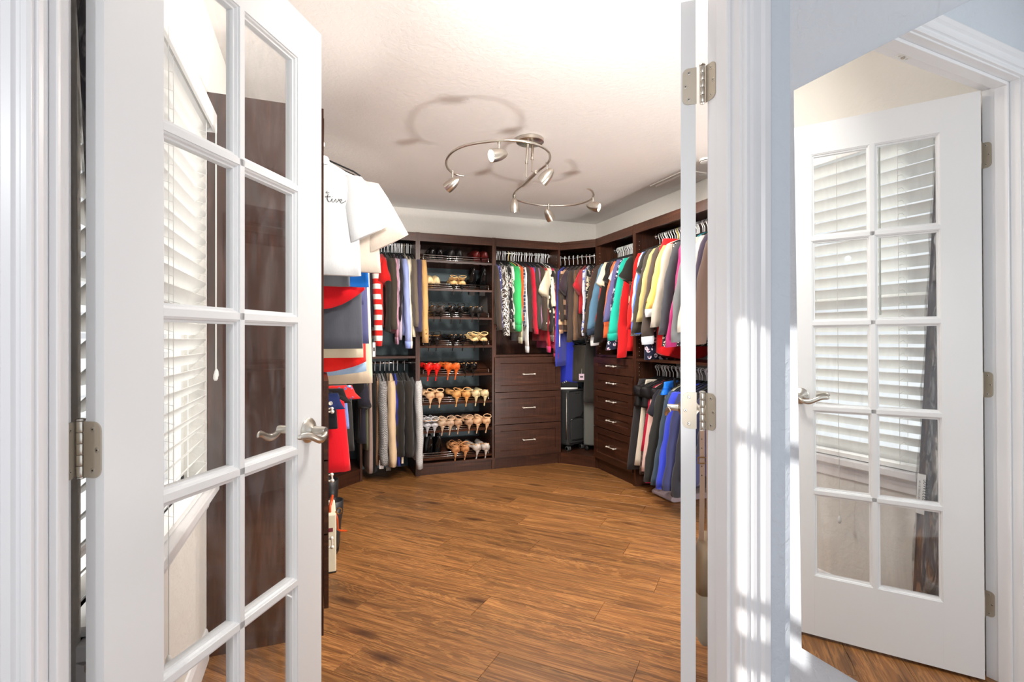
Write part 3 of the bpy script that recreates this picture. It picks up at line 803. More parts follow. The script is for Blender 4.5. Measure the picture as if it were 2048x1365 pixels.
shoes = [
 # shelf, px, kind, colour, heel h, strap, heelcol, rough, desc
 (0, 867, 'loafer', (18, 17, 18), .05, None, None, .18, 'glossy black block-heeled'), (0, 882, 'loafer', (18, 17, 18), .05, None, None, .18, 'glossy black block-heeled'),
 (0, 905, 'loafer', (30, 28, 28), .055, None, None, .45, 'matte black block-heeled'), (0, 921, 'loafer', (30, 28, 28), .055, None, None, .45, 'matte black block-heeled'),
 (0, 956, 'loafer', (92, 28, 26), .055, None, None, .2, 'oxblood block-heeled'), (0, 972, 'loafer', (92, 28, 26), .055, None, None, .2, 'oxblood block-heeled'),
 (1, 861, 'loafer', (226, 205, 160), .055, None, (60, 36, 28), .4, 'cream brown-heeled'), (1, 875, 'loafer', (226, 205, 160), .055, None, (60, 36, 28), .4, 'cream brown-heeled'),
 (1, 907, 'strap', (222, 186, 128), .085, 'multi', (20, 18, 18), .4, 'tan strappy black-heeled'), (1, 924, 'strap', (222, 186, 128), .085, 'multi', (20, 18, 18), .4, 'tan strappy black-heeled'),
 (1, 947, 'boot', (16, 16, 17), .085, None, None, .12, 'black patent tall-backed'), (1, 968, 'boot', (16, 16, 17), .085, None, None, .12, 'black patent tall-backed'),
 (2, 868, 'pump', (52, 48, 46), .08, 'ankle', (20, 18, 18), .12, 'smoky sheer'), (2, 882, 'pump', (52, 48, 46), .08, 'ankle', (20, 18, 18), .12, 'smoky sheer'),
 (2, 903, 'pump', (20, 19, 20), .095, 'ankle', None, .25, 'black ankle-strap'), (2, 921, 'pump', (20, 19, 20), .095, 'ankle', None, .25, 'black ankle-strap'),
 (2, 945, 'pump', (30, 29, 28), .08, None, None, .4, 'charcoal suede'), (2, 958, 'pump', (30, 29, 28), .08, None, None, .4, 'charcoal suede'),
 (3, 858, 'strap', (24, 22, 22), .085, 'sling', None, .2, 'black slingback'), (3, 873, 'strap', (24, 22, 22), .085, 'sling', None, .2, 'black slingback'),
 (3, 907, 'pump', (16, 15, 16), .085, None, None, .15, 'shiny black pointed'), (3, 925, 'pump', (16, 15, 16), .085, None, None, .15, 'shiny black pointed'),
 (3, 950, 'strap', (226, 196, 140), .085, 'multi', (18, 17, 18), .3, 'cream ankle-wrap'), (3, 967, 'strap', (226, 196, 140), .085, 'multi', (18, 17, 18), .3, 'cream ankle-wrap'),
 (4, 857, 'pump', (226, 30, 24), .095, None, None, .45, 'bright red'), (4, 873, 'pump', (226, 30, 24), .095, None, None, .45, 'bright red'),
 (4, 897, 'pump', (214, 98, 36), .09, None, None, .5, 'burnt orange'), (4, 913, 'pump', (214, 98, 36), .09, None, None, .5, 'burnt orange'),
 (4, 931, 'pump', (16, 15, 16), .07, None, None, .12, 'black patent peep-toe'), (4, 947, 'pump', (16, 15, 16), .07, None, None, .12, 'black patent peep-toe'),
 (5, 861, 'dorsay', (232, 190, 146), .085, 'ankle', None, .5, 'nude looped ankle-strap'), (5, 879, 'dorsay', (232, 190, 146), .085, 'ankle', None, .5, 'nude looped ankle-strap'),
 (5, 914, 'pump', (224, 166, 100), .085, 'ankle', None, .5, 'caramel'), (5, 933, 'pump', (224, 166, 100), .085, 'ankle', None, .5, 'caramel'),
 (5, 952, 'pump', (222, 206, 160), .085, None, None, .4, 'pale cream pointed'), (5, 970, 'pump', (222, 206, 160), .085, None, None, .4, 'pale cream pointed'),
 (6, 855, 'strap', (202, 202, 206), .085, 'multi', None, .15, 'silver strappy'), (6, 869, 'strap', (202, 202, 206), .085, 'multi', None, .15, 'silver strappy'),
 (6, 885, 'pump', (206, 176, 148), .085, 'ankle', None, .55, 'taupe nude'), (6, 901, 'pump', (206, 176, 148), .085, 'ankle', None, .55, 'taupe nude'),
 (6, 916, 'dorsay', (198, 160, 128), .08, 'sling', None, .5, 'tan slingback'), (6, 938, 'dorsay', (198, 160, 128), .08, 'sling', None, .5, 'tan slingback'),
 (6, 956, 'pump', (226, 182, 140), .085, 'ankle', None, .45, 'peach nude'), (6, 974, 'pump', (226, 182, 140), .085, 'ankle', None, .45, 'peach nude'),
 (7, 860, 'boot', (12, 12, 13), .05, None, None, .08, 'black patent ankle'), (7, 877, 'boot', (12, 12, 13), .05, None, None, .08, 'black patent ankle'),
 (7, 911, 'dorsay', (206, 146, 96), .105, 'multi', None, .45, 'tan caged'), (7, 931, 'dorsay', (206, 146, 96), .105, 'multi', None, .45, 'tan caged'),
 (7, 955, 'pump', (206, 196, 186), .09, None, None, .25, 'silver glitter'), (7, 972, 'pump', (206, 196, 186), .09, None, None, .25, 'silver glitter'),
]
shelfname = ['top', 'second', 'third', 'fourth', 'fifth', 'sixth', 'seventh', 'bottom']
cnt = {}
for s_, px, kind, col, hh, st, hc, ro, desc in shoes:
    k = cnt.get((s_, desc), 0); cnt[(s_, desc)] = k+1
    shoe(kind, col, hh, sx(px), s_, -1 if k == 0 else 1, '%s %s on the %s shoe shelf, %s of its pair' % (desc, 'shoe' if 'heel' in desc or kind in ('loafer', 'boot') else 'high heel', shelfname[s_], 'left' if k == 0 else 'right'),
         st, hc, ro, rz=rnd.uniform(-.12, .12)+(.18 if kind == 'pump' and s_ > 3 else .06), group='shoes on the slanted shelves')

# ------------------------------------------------------------------ ceiling light
LZ = 2.19
def at_z(px, py, z):
    d = (z-CAMZ)*FPX/(678-py); l = (px-1024)/FPX*d
    return Vector((d*S_+l*C_, d*C_-l*S_, z))
tl = empty('ceiling_light', tuple(at_z(1060, 278, ZC))); tag(tl, 'satin nickel S-shaped track light with six spotlights on the ceiling', 'ceiling light')
ctr = Vector(tl.location)
def tl_build(nm, m, mat, smooth=True, parent=None):
    for i in range(len(m.v)): m.v[i] = m.v[i]-ctr if (parent is None or parent is tl) else m.v[i]-ctr
    o = build(nm, m, mat, parent or tl, smooth); return smooth_by(o, .8) if smooth else o
m = MB(); m.lathe([(.082, ZC-.0005), (.086, ZC-.004), (.086, ZC-.022), (.080, ZC-.026), (.02, ZC-.028)], 36, Matrix.Translation((ctr.x, ctr.y, 0))); tl_build('canopy', m, M_NICK)
bar0, bar1 = at_z(1073, 344, LZ), at_z(1046, 371, LZ)
p1, p2 = at_z(1052, 357, LZ), at_z(1064, 346, LZ)
for a, b in ((p1, Vector((ctr.x-.018, ctr.y-.012, 0))), (p2, Vector((ctr.x+.022, ctr.y+.008, 0)))):
    m = MB(); m.tube([(a.x, a.y, LZ+.008), (a.x*.75+b.x*.25, a.y*.75+b.y*.25, LZ+.10)], .0042, 10)
    q = Vector((a.x*.72+b.x*.28, a.y*.72+b.y*.28, LZ+.095)); m.tube([q, (b.x, b.y, ZC-.027)], .0085, 12); m.tube([q-Vector((0, 0, .004)), q+Vector((0, 0, .012))], .0105, 12)
    tl_build('stem', m, M_NICK)
m = MB(); m.tube([bar0, bar1], .0115, 14); tl_build('joint_sleeve', m, M_NICK)
def smooth_path(pts, n=6):
    out = []
    for i in range(len(pts)-1):
        a = pts[max(i-1, 0)]; b = pts[i]; c = pts[i+1]; d = pts[min(i+2, len(pts)-1)]
        for k in range(n):
            t_ = k/n; out.append(.5*((2*b)+(-a+c)*t_+(2*a-5*b+4*c-d)*t_*t_+(-a+3*b-3*c+d)*t_**3))
    return out+[pts[-1]]
arcA = [(927, 352), (912, 349), (899, 341), (893, 331), (894, 318), (905, 304), (925, 293), (955, 286), (990, 282), (1022, 281), (1055, 284), (1080, 292), (1096, 303), (1100, 316), (1094, 328), (1082, 338), (1073, 345)]
arcB = [(1046, 371), (1036, 378), (1029, 386), (1027, 394), (1036, 401), (1058, 407), (1085, 410.5), (1115, 411.5), (1145, 410), (1168, 405), (1182, 399), (1187, 391), (1185, 384), (1180, 379), (1174, 377)]
for A in (arcA, arcB):
    m = MB(); m.tube(smooth_path([at_z(x, y, LZ) for x, y in A]), .0068, 10); tl_build('track_tube', m, M_NICK)
heads = [((905, 345), (-.95, .45, -.62), 0), ((998, 283), (-1, -.55, -.35), 1), ((1094, 328), (-.72, .35, -.75), 0), ((1029, 392), (.02, .25, -1), 0), ((1097, 411), (.5, .6, -.75), 0), ((1186, 394), (1, -.45, -.32), 1)]
for (px, py), aim, lit in heads:
    p = at_z(px, py, LZ); d = Vector(aim); d = (Vector((C_, -S_, 0))*d.x+Vector((S_, C_, 0))*d.y+Vector((0, 0, 1))*d.z).normalized()
    h = empty('spotlight_head'); h.parent = tl
    m = MB(); m.tube([p+Vector((0, 0, .0075)), p-Vector((0, 0, .045))], .0052, 10); m.tube([p+Vector((0, 0, .009)), p-Vector((0, 0, .009))], .0082, 10); tl_build('pivot', m, M_NICK, True, h)
    c = p-Vector((0, 0, .066)); q = d.to_track_quat('Z', 'Y').to_matrix().to_4x4(); q.translation = c
    L0 = -.052
    prof = [(.001, L0), (.008, L0+.004), (.018, L0+.015), (.026, L0+.032), (.0315, L0+.052), (.034, L0+.075), (.033, L0+.098), (.030, L0+.098), (.029, L0+.085), (.012, L0+.062)]
    m = MB(); m.lathe(prof, 26, q); tl_build('shade', m, M_NICK, True, h)
    m = MB(); m.lathe([(.0005, L0+.099), (.012, L0+.096), (.022, L0+.089), (.022, L0+.080), (.010, L0+.07)], 20, q); tl_build('bulb', m, M_BULB, True, h)
    pl = bpy.data.lights.new('spot_bulb', 'SPOT'); pl.energy = LAMP_W; pl.color = (1, .93, .85); pl.shadow_soft_size = .022; pl.spot_size = math.radians(150); pl.spot_blend = .6
    o = bpy.data.objects.new('spot_bulb', pl); COL.objects.link(o); o.location = c+d*(L0+.125)
    dd_ = d.copy(); dd_.z = min(dd_.z, -.75); o.rotation_euler = dd_.to_track_quat('-Z', 'Y').to_euler()

# ceiling air vent
vt = empty('ceiling_vent', (2.60, 3.30, ZC)); tag(vt, 'white louvred air vent on the ceiling above the right-hand clothes', 'air vent')
m = MB(); hx, hy = .10, .21
for a in ((-hx, -hy, hx, -hy+.025), (-hx, hy-.025, hx, hy), (-hx, -hy+.025, -hx+.025, hy-.025), (hx-.025, -hy+.025, hx, hy-.025)):
    m.box(a[0], a[1], -.008, a[2], a[3], -.0004)
build('frame', m, M_CEIL, vt)
m = MB(); m.box(-hx+.02, -hy+.02, -.0012, hx-.02, hy-.02, -.0004); build('backing', m, plain('duct_dark', (70, 66, 62), .8), vt)
for k in range(7):
    x = -hx+.034+k*.022
    m = MB(); m.rings([[(x-.007, y, -.003), (x-.006, y, -.0025), (x+.008, y, -.013), (x+.007, y, -.0135)] for y in (-hy+.025, hy-.025)]); build('louvre', m, M_CEIL, vt)
# small smoke detector behind the door edge, near the vent
sd_ = empty('smoke_detector', (2.50, 2.86, ZC)); tag(sd_, 'small white round sensor with dark slots on the ceiling beside the right door edge', 'smoke detector')
m = MB(); m.lathe([(.05, -.0005), (.05, -.012), (.042, -.022), (.02, -.026)], 24); smooth_by(build('housing', m, M_WHITEP, sd_))
m = MB(); m.lathe([(.047, -.0145), (.0475, -.0160), (.0455, -.0185)], 24); build('slot', m, M_DARKM, sd_)

# ------------------------------------------------------------------ garments
hook_me = {}
def hanger(pos, rz, label, group, kind='velvet', hookcol=None):
    """hanger hooked on a rod at pos; local x across"""
    key = (kind, hookcol)
    t = bpy.data.objects.new('clothes_hanger', None); link(t); t.location = pos; t.rotation_euler = (0, 0, rz); t.empty_display_size = .05
    tag(t, label, 'hanger', group)
    if key not in hook_me:
        m = MB(); P = []
        for i in range(11):
            a = math.radians(-20+i*22); P.append((.0175*math.cos(a)*1, 0, .0+.0175*math.sin(a)))
        # hook loops over the rod and comes down to the neck
        P = [(.0175*math.cos(math.radians(a)), 0, .0175*math.sin(math.radians(a))) for a in range(-30, 211, 24)]
        P += [(-.008, 0, -.022), (0, 0, -.034), (0, 0, -.072)]
        m.tube(P, .0034 if not hookcol else .0036, 6)
        hm = plain('hook_%s' % (hookcol,), hookcol, .4) if hookcol else plain('hook_steel', (244, 244, 244), .3, 0)
        a = build('hook', m, hm, t, True)
        m = MB(); sh = [(-.19, 0, -.145), (-.16, 0, -.128), (-.03, 0, -.082), (0, 0, -.074), (.03, 0, -.082), (.16, 0, -.128), (.19, 0, -.145)]
        m.tube(sh, .0038, 6)
        b = build('shoulder_bar', m, plain('velvet_black', (24, 22, 24), .9) if not hookcol else plain('hook_%s' % (hookcol,), hookcol, .4), t, True)
        hook_me[key] = (a.data, b.data)
    else:
        for nm, me in zip(('hook', 'shoulder_bar'), hook_me[key]):
            o = bpy.data.objects.new(nm, me); link(o, t)
    return t
def fold(x, z, r, A):
    return A*(math.sin(x*r[0]+r[1]+z*2.1)*.6+.4*math.sin(x*r[2]+r[3]-z*3.0))
def garment(name, label, cat, pos, rz, L, mat, hw=.205, th=.018, sleeve=('long', .52), sgn=1, seed=0, group=None, flare=1.06, topz=-.083, cuff=None, hemc=None,
            buttons=None, collar=None, A=.010, hem_curve=0, sw_=.052, spread=.065, vis=-1, both=True):
    """local x across the garment, y along the rod. vis = sign of local x facing the viewer"""
    R_ = random.Random(seed*131+17)
    r = (R_.uniform(26, 44), R_.uniform(0, 6), R_.uniform(55, 80), R_.uniform(0, 6))
    t = bpy.data.objects.new(name, None); link(t); t.location = pos; t.rotation_euler = (0, 0, rz); t.empty_display_size = .05
    tag(t, label, cat, group)
    NA, shz = 28, -.150
    if th >= .024 and hw == .205: hw = .222; th *= 1.15
    elif hw == .205: hw = .196
    zs = [topz, topz-.012, topz-.03, topz-.05, shz, shz-.02, shz-.05]
    if L+shz-.05 < .02: zs = zs[:-1]; L = max(L, .17)
    n = max(6, int((L+shz-.05)/.055)) if L+shz-.05 > .02 else 1
    for i in range(1, n+1): zs.append(shz-.05-(L+shz-.05)*i/n)
    sq = name in ('trousers', 'skirt', 'shorts')
    def whz(z):
        if sq and z > shz: return hw*(.80+.1*min(1, max(0, (topz-z)/(topz-shz)))), th*.8
        if z > shz:
            k = (topz-z)/(topz-shz); return .052+(hw*.93-.052)*min(1, k)**.85, th*(.5+.35*k)
        k = min(1, (shz-z)/(L+shz)); return hw*(.93+(flare-.93)*k), th*(.9+.35*k)
    def yoff(x, z):
        k = max(0, min(1, (-.13-z)/(L-.13))); return fold(x, z, r, A*(.25+.75*k))
    Rg = []
    for z in zs:
        w_, h_ = whz(z); ring = []
        for j in range(NA):
            a = 2*PI*j/NA; c, s = math.cos(a), math.sin(a)
            x = w_*math.copysign(abs(c)**.75, c); y = h_*math.copysign(abs(s)**.8, s)
            zz = z
            if z == zs[-1] or (hem_curve and z < shz-.2):
                k = (shz-z)/(L+shz); zz = z+hem_curve*(x/hw)**2*k
            ring.append(Vector((x, y+yoff(x, z), zz)))
        Rg.append(ring)
    m = MB(); m.rings(Rg); body = build('body', m, mat, t, True)
    if sleeve:
        kind, sl = sleeve
        for sd in (-1, 1):
            if not both and sd != vis: continue
            N = 4 if kind == 'short' else 12
            Rg = []; x0 = hw*.80; y_sw = R_.uniform(-.006, .006); bend = R_.uniform(-.012, .02)
            for i in range(N+1):
                k = i/N
                z = shz+.012-sl*k
                if kind == 'short': xc = x0+spread*2.2*k; wx = .056+(sw_*1.5-.056)*k; wy = th*(.9+.5*k)
                else:
                    xc = x0+spread*k**.8+bend*math.sin(k*PI); wx = sw_*(1.0-.22*k); wy = th*(.92-.12*k)
                if i == 0: wx *= .82; wy *= .72
                zt = z
                ring = []
                for j in range(14):
                    a = 2*PI*j/14; dx = wx*math.cos(a); dyv = wy*math.sin(a)
                    tiltz = (-.40*dx if kind == 'short' else -.10*dx)
                    wr = .0035*math.sin(k*21+a*2+seed)+.003*math.sin(k*9+seed*2.1)
                    if kind == 'short': tiltz = .55*dx*k
                    ring.append(Vector((sd*(xc+dx+wr*.6), dyv+y_sw*k*2+wr+yoff(x0, z)*.7, zt+tiltz*(1 if kind != 'short' else 1))))
                Rg.append(ring)
            m = MB(); m.rings(Rg); o = build('sleeve', m, mat, t, True)
            if cuff and kind != 'short' and sd == vis:
                rl = Rg[-1]; cz = sum((p for p in rl), Vector())/14
                m = MB(); m.rings([[cz+(p-cz)*1.02+Vector((0, 0, .004)) for p in rl], [cz+(p-cz)*1.05+Vector((0, 0, -.02)) for p in rl], [cz+(p-cz)*.95+Vector((0, 0, -.055)) for p in rl]]); build('cuff', m, cuff, t, True)
            if buttons and sd == vis:
                bn, bm = buttons
                for b in range(bn):
                    k = .93-.035*b; ii = min(N, int(k*N)); rl = Rg[ii]; px_ = max(rl, key=lambda p: p.x*sd); 
                    q = Vector((sd, -.25, 0)).normalized().to_track_quat('Z', 'Y').to_matrix().to_4x4(); q.translation = Vector((px_.x-sd*.002, px_.y, px_.z+.02-(.028*b)))
                    m = MB(); m.lathe([(.006, 0), (.0065, .002), (.004, .003)], 12, q); build('button', m, bm, t)
    if collar:
        m = MB(); R2 = []
        for z, k in ((topz-.02, 1.15), (topz+.008, 1.0), (topz+.018, .9)):
            R2.append([Vector((.058*k*math.cos(2*PI*j/16), (th*.9+.004)*k*math.sin(2*PI*j/16), z)) for j in range(16)])
        m.rings(R2, cap0=False); build('collar', m, collar, t, True)
    if hemc:
        rl = Rg_last = Rg[0]  # coloured lining band under the hem
        zb = zs[-1]; w_, h_ = whz(zb); ring = lambda z, s: [Vector((w_*s*math.copysign(abs(math.cos(2*PI*j/NA))**.75, math.cos(2*PI*j/NA)), h_*s*math.sin(2*PI*j/NA)+yoff(0, zb)*.2, z)) for j in range(NA)]
        m = MB(); m.rings([ring(zb+.01, .93), ring(zb-hemc[1], .9)]); build('hem_band', m, hemc[0], t, True)
    return t
def ribbon_word(strokes, surf, mat, parent, name='script_lettering'):
    m = MB()
    for st in strokes: m.tube([surf(x, z) for x, z in st], .0011, 5)
    return build(name, m, mat, parent)
def tagcard(pos, w_, h_, col, label, dark=None, rz=0):
    t = empty('price_tag', pos, rz); tag(t, label, 'price tag')
    m = MB(); m.box(-w_/2, -.0008, -h_, w_/2, .0008, 0); build('card', m, plain('card_%d' % col[0], col, .6), t)
    if dark: m = MB(); m.box(-w_*.3, -.0016, -h_*.62, w_*.3, -.0009, -h_*.35); build('print', m, plain('card_print', dark, .6), t)
    m = MB(); m.tube([(0, 0, -.004), (.003, .002, .05)], .0007, 4); build('string', m, M_WHITEP, t)
    return t

# ------------------------------------------------------------------ hanging clothes
BLK, CHAR, DBR = (34, 31, 31), (62, 58, 56), (72, 58, 50)
CREAM, WHITE = (232, 222, 196), (238, 238, 236)
def HL(kind, lab):
    w = lab.split(',')[0].split() if len(lab.split()) > 12 and ',' in lab else lab.replace(',', '').split()
    tail = lab.split()[-5:] if len(lab.split(',')[0].split()) < 8 and ',' in lab and len(lab.split()) > 12 else []
    r = ' '.join((kind+' hanger holding the').split()+w); n = r.split()
    while len(n) > 16: n.pop()
    while n[-1] in ('the', 'of', 'on', 'and', 'with', 'in', 'above', 'left', 'behind', 'beside', 'upper', 'lower', 'near', 'three', 'wide', 'right', 'five', 'between', 'back'): n.pop()
    return ' '.join(n)
def row(where, rodz, rod_xy, mode, items, hgroup, seed0, th0=.017, span=None):
    """mode 'back': rod runs along X; 'right': rod runs along Y"""
    for i, it in enumerate(items):
        px, py, name, cat, desc, col = it[:6]; o = dict(it[6]) if len(it) > 6 else {}
        if mode == 'back': X = X_at(px, YFc-.02); Y = rod_xy; d = depth(X, YFc-.02); rz = PI/2
        else:
            xa, xb = items[0][0], items[-1][0]; Y = span[0]+(span[1]-span[0])*(px-xa)/(xb-xa); X = rod_xy; d = depth(XF-.06, Y); rz = 0
        zb = CAMZ+(678-py)/FPX*d; drop = rodz-zb
        mat = fab(*col) if isinstance(col[0], tuple) else fab(col)
        sk = o.pop('sl', 'long'); th = o.pop('th', th0); hk = o.pop('hook', None); dz = o.pop('dz', 0)
        jit = rnd.uniform(-.05, .05)
        if sk == 'long': sleeve = ('long', drop-.135-dz); L = o.pop('L', drop-.05)
        elif sk == 'short': sleeve = ('short', min(.22, o.pop('slen', .20))); L = drop; o.setdefault('spread', .035); o.setdefault('sw_', .045)
        else: sleeve = None; L = drop
        lab = desc+' '+where
        if mode == 'right':
            if sk == 'long': o['spread'] = .15 if th >= .024 else .11; o.setdefault('flare', 1.2)
            elif sk is None: o['flare'] = 1.32
        elif sk == 'long': o['spread'] = max(o.get('spread', 0), .10 if th >= .022 else .075)
        if sk == 'long': o['sw_'] = max(o.get('sw_', .052), .058)
        garment(name, lab, cat, (X, Y, rodz-.012), rz+jit, L, mat, th=th, sleeve=sleeve, seed=seed0+i, vis=-1, both=False, **o)
        hanger((X, Y, rodz), rz+rnd.uniform(-.12, .12), HL(hk[1]+' plastic' if hk else 'slim black', lab), hgroup, hookcol=hk[0] if hk else None)
def extra_hangers(n, pts, z, rz, where, group):
    a, b = Vector(pts[0]), Vector(pts[1])
    for i in range(n):
        p = a+(b-a)*((i+.5+rnd.uniform(-.3, .3))/n)
        hanger((p.x, p.y, z), rz+rnd.uniform(-.15, .15), 'slim black hanger squeezed between the clothes '+where, group)
nick = M_NICK; brass = plain('brass_button', (150, 110, 60), .3, 1); pearl = plain('pearl_button', (235, 230, 220), .3)
# A: above the three drawers on the back wall
row('above the three wide drawers', 2.03, 4.705, 'back', [
 (991, 657, 'blouse', 'blouse', 'dark brown long-sleeved blouse, leftmost', (66, 54, 46), {'th': .024}),
 (998, 640, 'dress', 'dress', 'periwinkle blue strap dress', (98, 104, 190), {'sl': None, 'hw': .23}),
 (1004, 652, 'blouse', 'blouse', 'blue and white small-print blouse', ((70, 74, 130), 'dots', (220, 220, 240))),
 (1012, 668, 'blouse', 'blouse', 'dark blouse covered in white scribbled line flowers', ((66, 56, 50), 'scribble', (238, 236, 230)), {'th': .034, 'sw_': .07}),
 (1021, 640, 'blouse', 'blouse', 'black blouse with tiny red and white flowers', ((30, 26, 28), 'floral', (226, 220, 216), (190, 40, 50))),
 (1027, 655, 'blouse', 'blouse', 'green and white leaf-print blouse', ((232, 236, 226), 'floral', (54, 122, 80), (30, 60, 50))),
 (1034, 648, 'blouse', 'blouse', 'kelly green silky blouse with puffed sleeve', (52, 178, 98), {'th': .034, 'sw_': .075, 'cuff': fab((40, 160, 86)), 'hook': ((224, 190, 80), 'yellow')}),
 (1041, 672, 'sweater', 'sweater', 'cream sweater with wide drooping cuff', (222, 214, 178), {'cuff': fab((226, 218, 186)), 'hook': ((238, 238, 236), 'white')}),
 (1045, 640, 'blouse', 'blouse', 'bright orange sleeveless blouse', (226, 94, 32), {'sl': None, 'hw': .24, 'flare': .98}),
 (1050, 650, 'shirt', 'shirt', 'navy and grey checked shirt', ((58, 60, 82), 'plaid', (170, 170, 176))),
 (1055, 690, 'shirt', 'shirt', 'white shirt with pale grey turned cuff', (226, 224, 222), {'cuff': fab((206, 206, 208))}),
 (1060, 660, 'blouse', 'blouse', 'dark chocolate blouse beside the crimson one', (58, 44, 38), {}),
 (1067, 665, 'blouse', 'blouse', 'crimson red satin blouse', (198, 26, 52), {'th': .022}),
 (1071, 600, 'dress', 'dress', 'deep periwinkle short-sleeved top', (84, 88, 176), {'sl': 'short', 'slen': .16, 'spread': 0}),
 (1077, 655, 'jacket', 'jacket', 'charcoal jacket beside the crimson blouse', (66, 60, 54), {'th': .024}),
 (1082, 650, 'blouse', 'blouse', 'dusty lilac blouse', (176, 128, 160), {}),
 (1089, 658, 'blouse', 'blouse', 'brown blouse with one pearl cuff button', (70, 58, 48), {'th': .028, 'buttons': (1, pearl), 'sw_': .06}),
 (1097, 690, 'blouse', 'blouse', 'scarlet blouse with deep pink drooping cuff', (206, 24, 40), {'cuff': fab((220, 50, 110))}),
 (1101, 610, 'sweater', 'sweater', 'cream white thick sweater', (236, 228, 200), {'th': .024, 'hook': ((240, 240, 240), 'white')}),
 (1106, 668, 'jacket', 'jacket', 'mid brown jacket with lace cuff', (112, 86, 66), {'cuff': fab((120, 110, 106), 'floral', (230, 226, 220))}),
 (1110, 705, 'blouse', 'blouse', 'hot pink long-cuffed blouse', (212, 50, 100), {'cuff': fab((216, 46, 104))}),
 (1115, 640, 'jacket', 'jacket', 'dark brown tailored jacket, rightmost long sleeve', (64, 54, 46), {'th': .028, 'sw_': .062}),
 (1120, 690, 'sweater', 'sweater', 'off-white sweater hanging low', (228, 218, 196), {}),
], 'hangers above the three wide drawers', 100, .016)
# B: corner rod; clothes run diagonally
def diag_row():
    a, b = Vector((2.215, 4.665)), Vector((2.60, 4.262)); n = 0
    items = [
     (.02, .50, 'sweater', 'sweater', 'cream wide short-sleeved knit sweater', (228, 216, 188), {'sl': 'short', 'slen': .24, 'hw': .30, 'th': .026}),
     (.08, .70, 'blouse', 'blouse', 'black blouse with large cream polka dots', ((34, 28, 26), 'dots', (232, 222, 190), None, .85, .7), {'hw': .27}),
     (.16, 1.05, 'dress', 'dress', 'cobalt blue long dress', (52, 62, 176), {'sl': None, 'flare': 1.2, 'hw': .24}),
     (.24, .72, 'blouse', 'blouse', 'peach and brown colour-block blouse', ((92, 66, 54), 'bands', (226, 176, 136), None, .85, .9), {}),
     (.32, .60, 'blouse', 'blouse', 'aubergine short blouse', (62, 46, 56), {'sl': 'short'}),
     (.40, .80, 'jacket', 'jacket', 'dark brown long jacket', (70, 56, 48), {'th': .026}),
     (.48, .78, 'cardigan', 'cardigan', 'brown fringed cardigan', (112, 84, 62), {'th': .022}),
     (.56, .55, 'blouse', 'blouse', 'glossy red satin blouse', (192, 34, 44), {'sl': 'short'}),
     (.62, .74, 'blouse', 'blouse', 'white blouse with blue flowers', ((228, 230, 244), 'floral', (90, 110, 200), None, .85, 1.3), {}),
     (.70, .80, 'blouse', 'blouse', 'black blouse with cream leaf pattern', ((28, 26, 26), 'floral', (228, 222, 190), (190, 60, 40)), {}),
     (.78, .74, 'blouse', 'blouse', 'maroon spotted blouse', ((88, 34, 36), 'dots', (210, 170, 130), None, .85, 1.6), {}),
     (.86, .80, 'blouse', 'blouse', 'violet purple blouse', (104, 84, 176), {'th': .022}),
     (.95, .76, 'blouse', 'blouse', 'pale lilac striped blouse', ((206, 196, 226), 'stripes', (150, 130, 200)), {}),
    ]
    for k, L, name, cat, desc, col, o in items:
        o = dict(o); p = a+(b-a)*k; ang = math.atan2((b-a).y, (b-a).x)+PI/2
        mat = fab(*col) if isinstance(col[0], tuple) else fab(col)
        sk = o.pop('sl', 'long'); sleeve = ('long', L-.12) if sk == 'long' else (('short', o.pop('slen', .2)) if sk == 'short' else None)
        garment(name, desc+' on the back right corner rod', cat, (p.x, p.y, 1.988), ang+rnd.uniform(-.04, .04), L, mat, sleeve=sleeve, seed=300+n, both=False, vis=-1, **({'th': .017} | o))
        hanger((p.x, p.y, 2.0), ang, HL('slim black', desc+' on the back right corner rod'), 'hangers on the back right corner rod'); n += 1
diag_row()
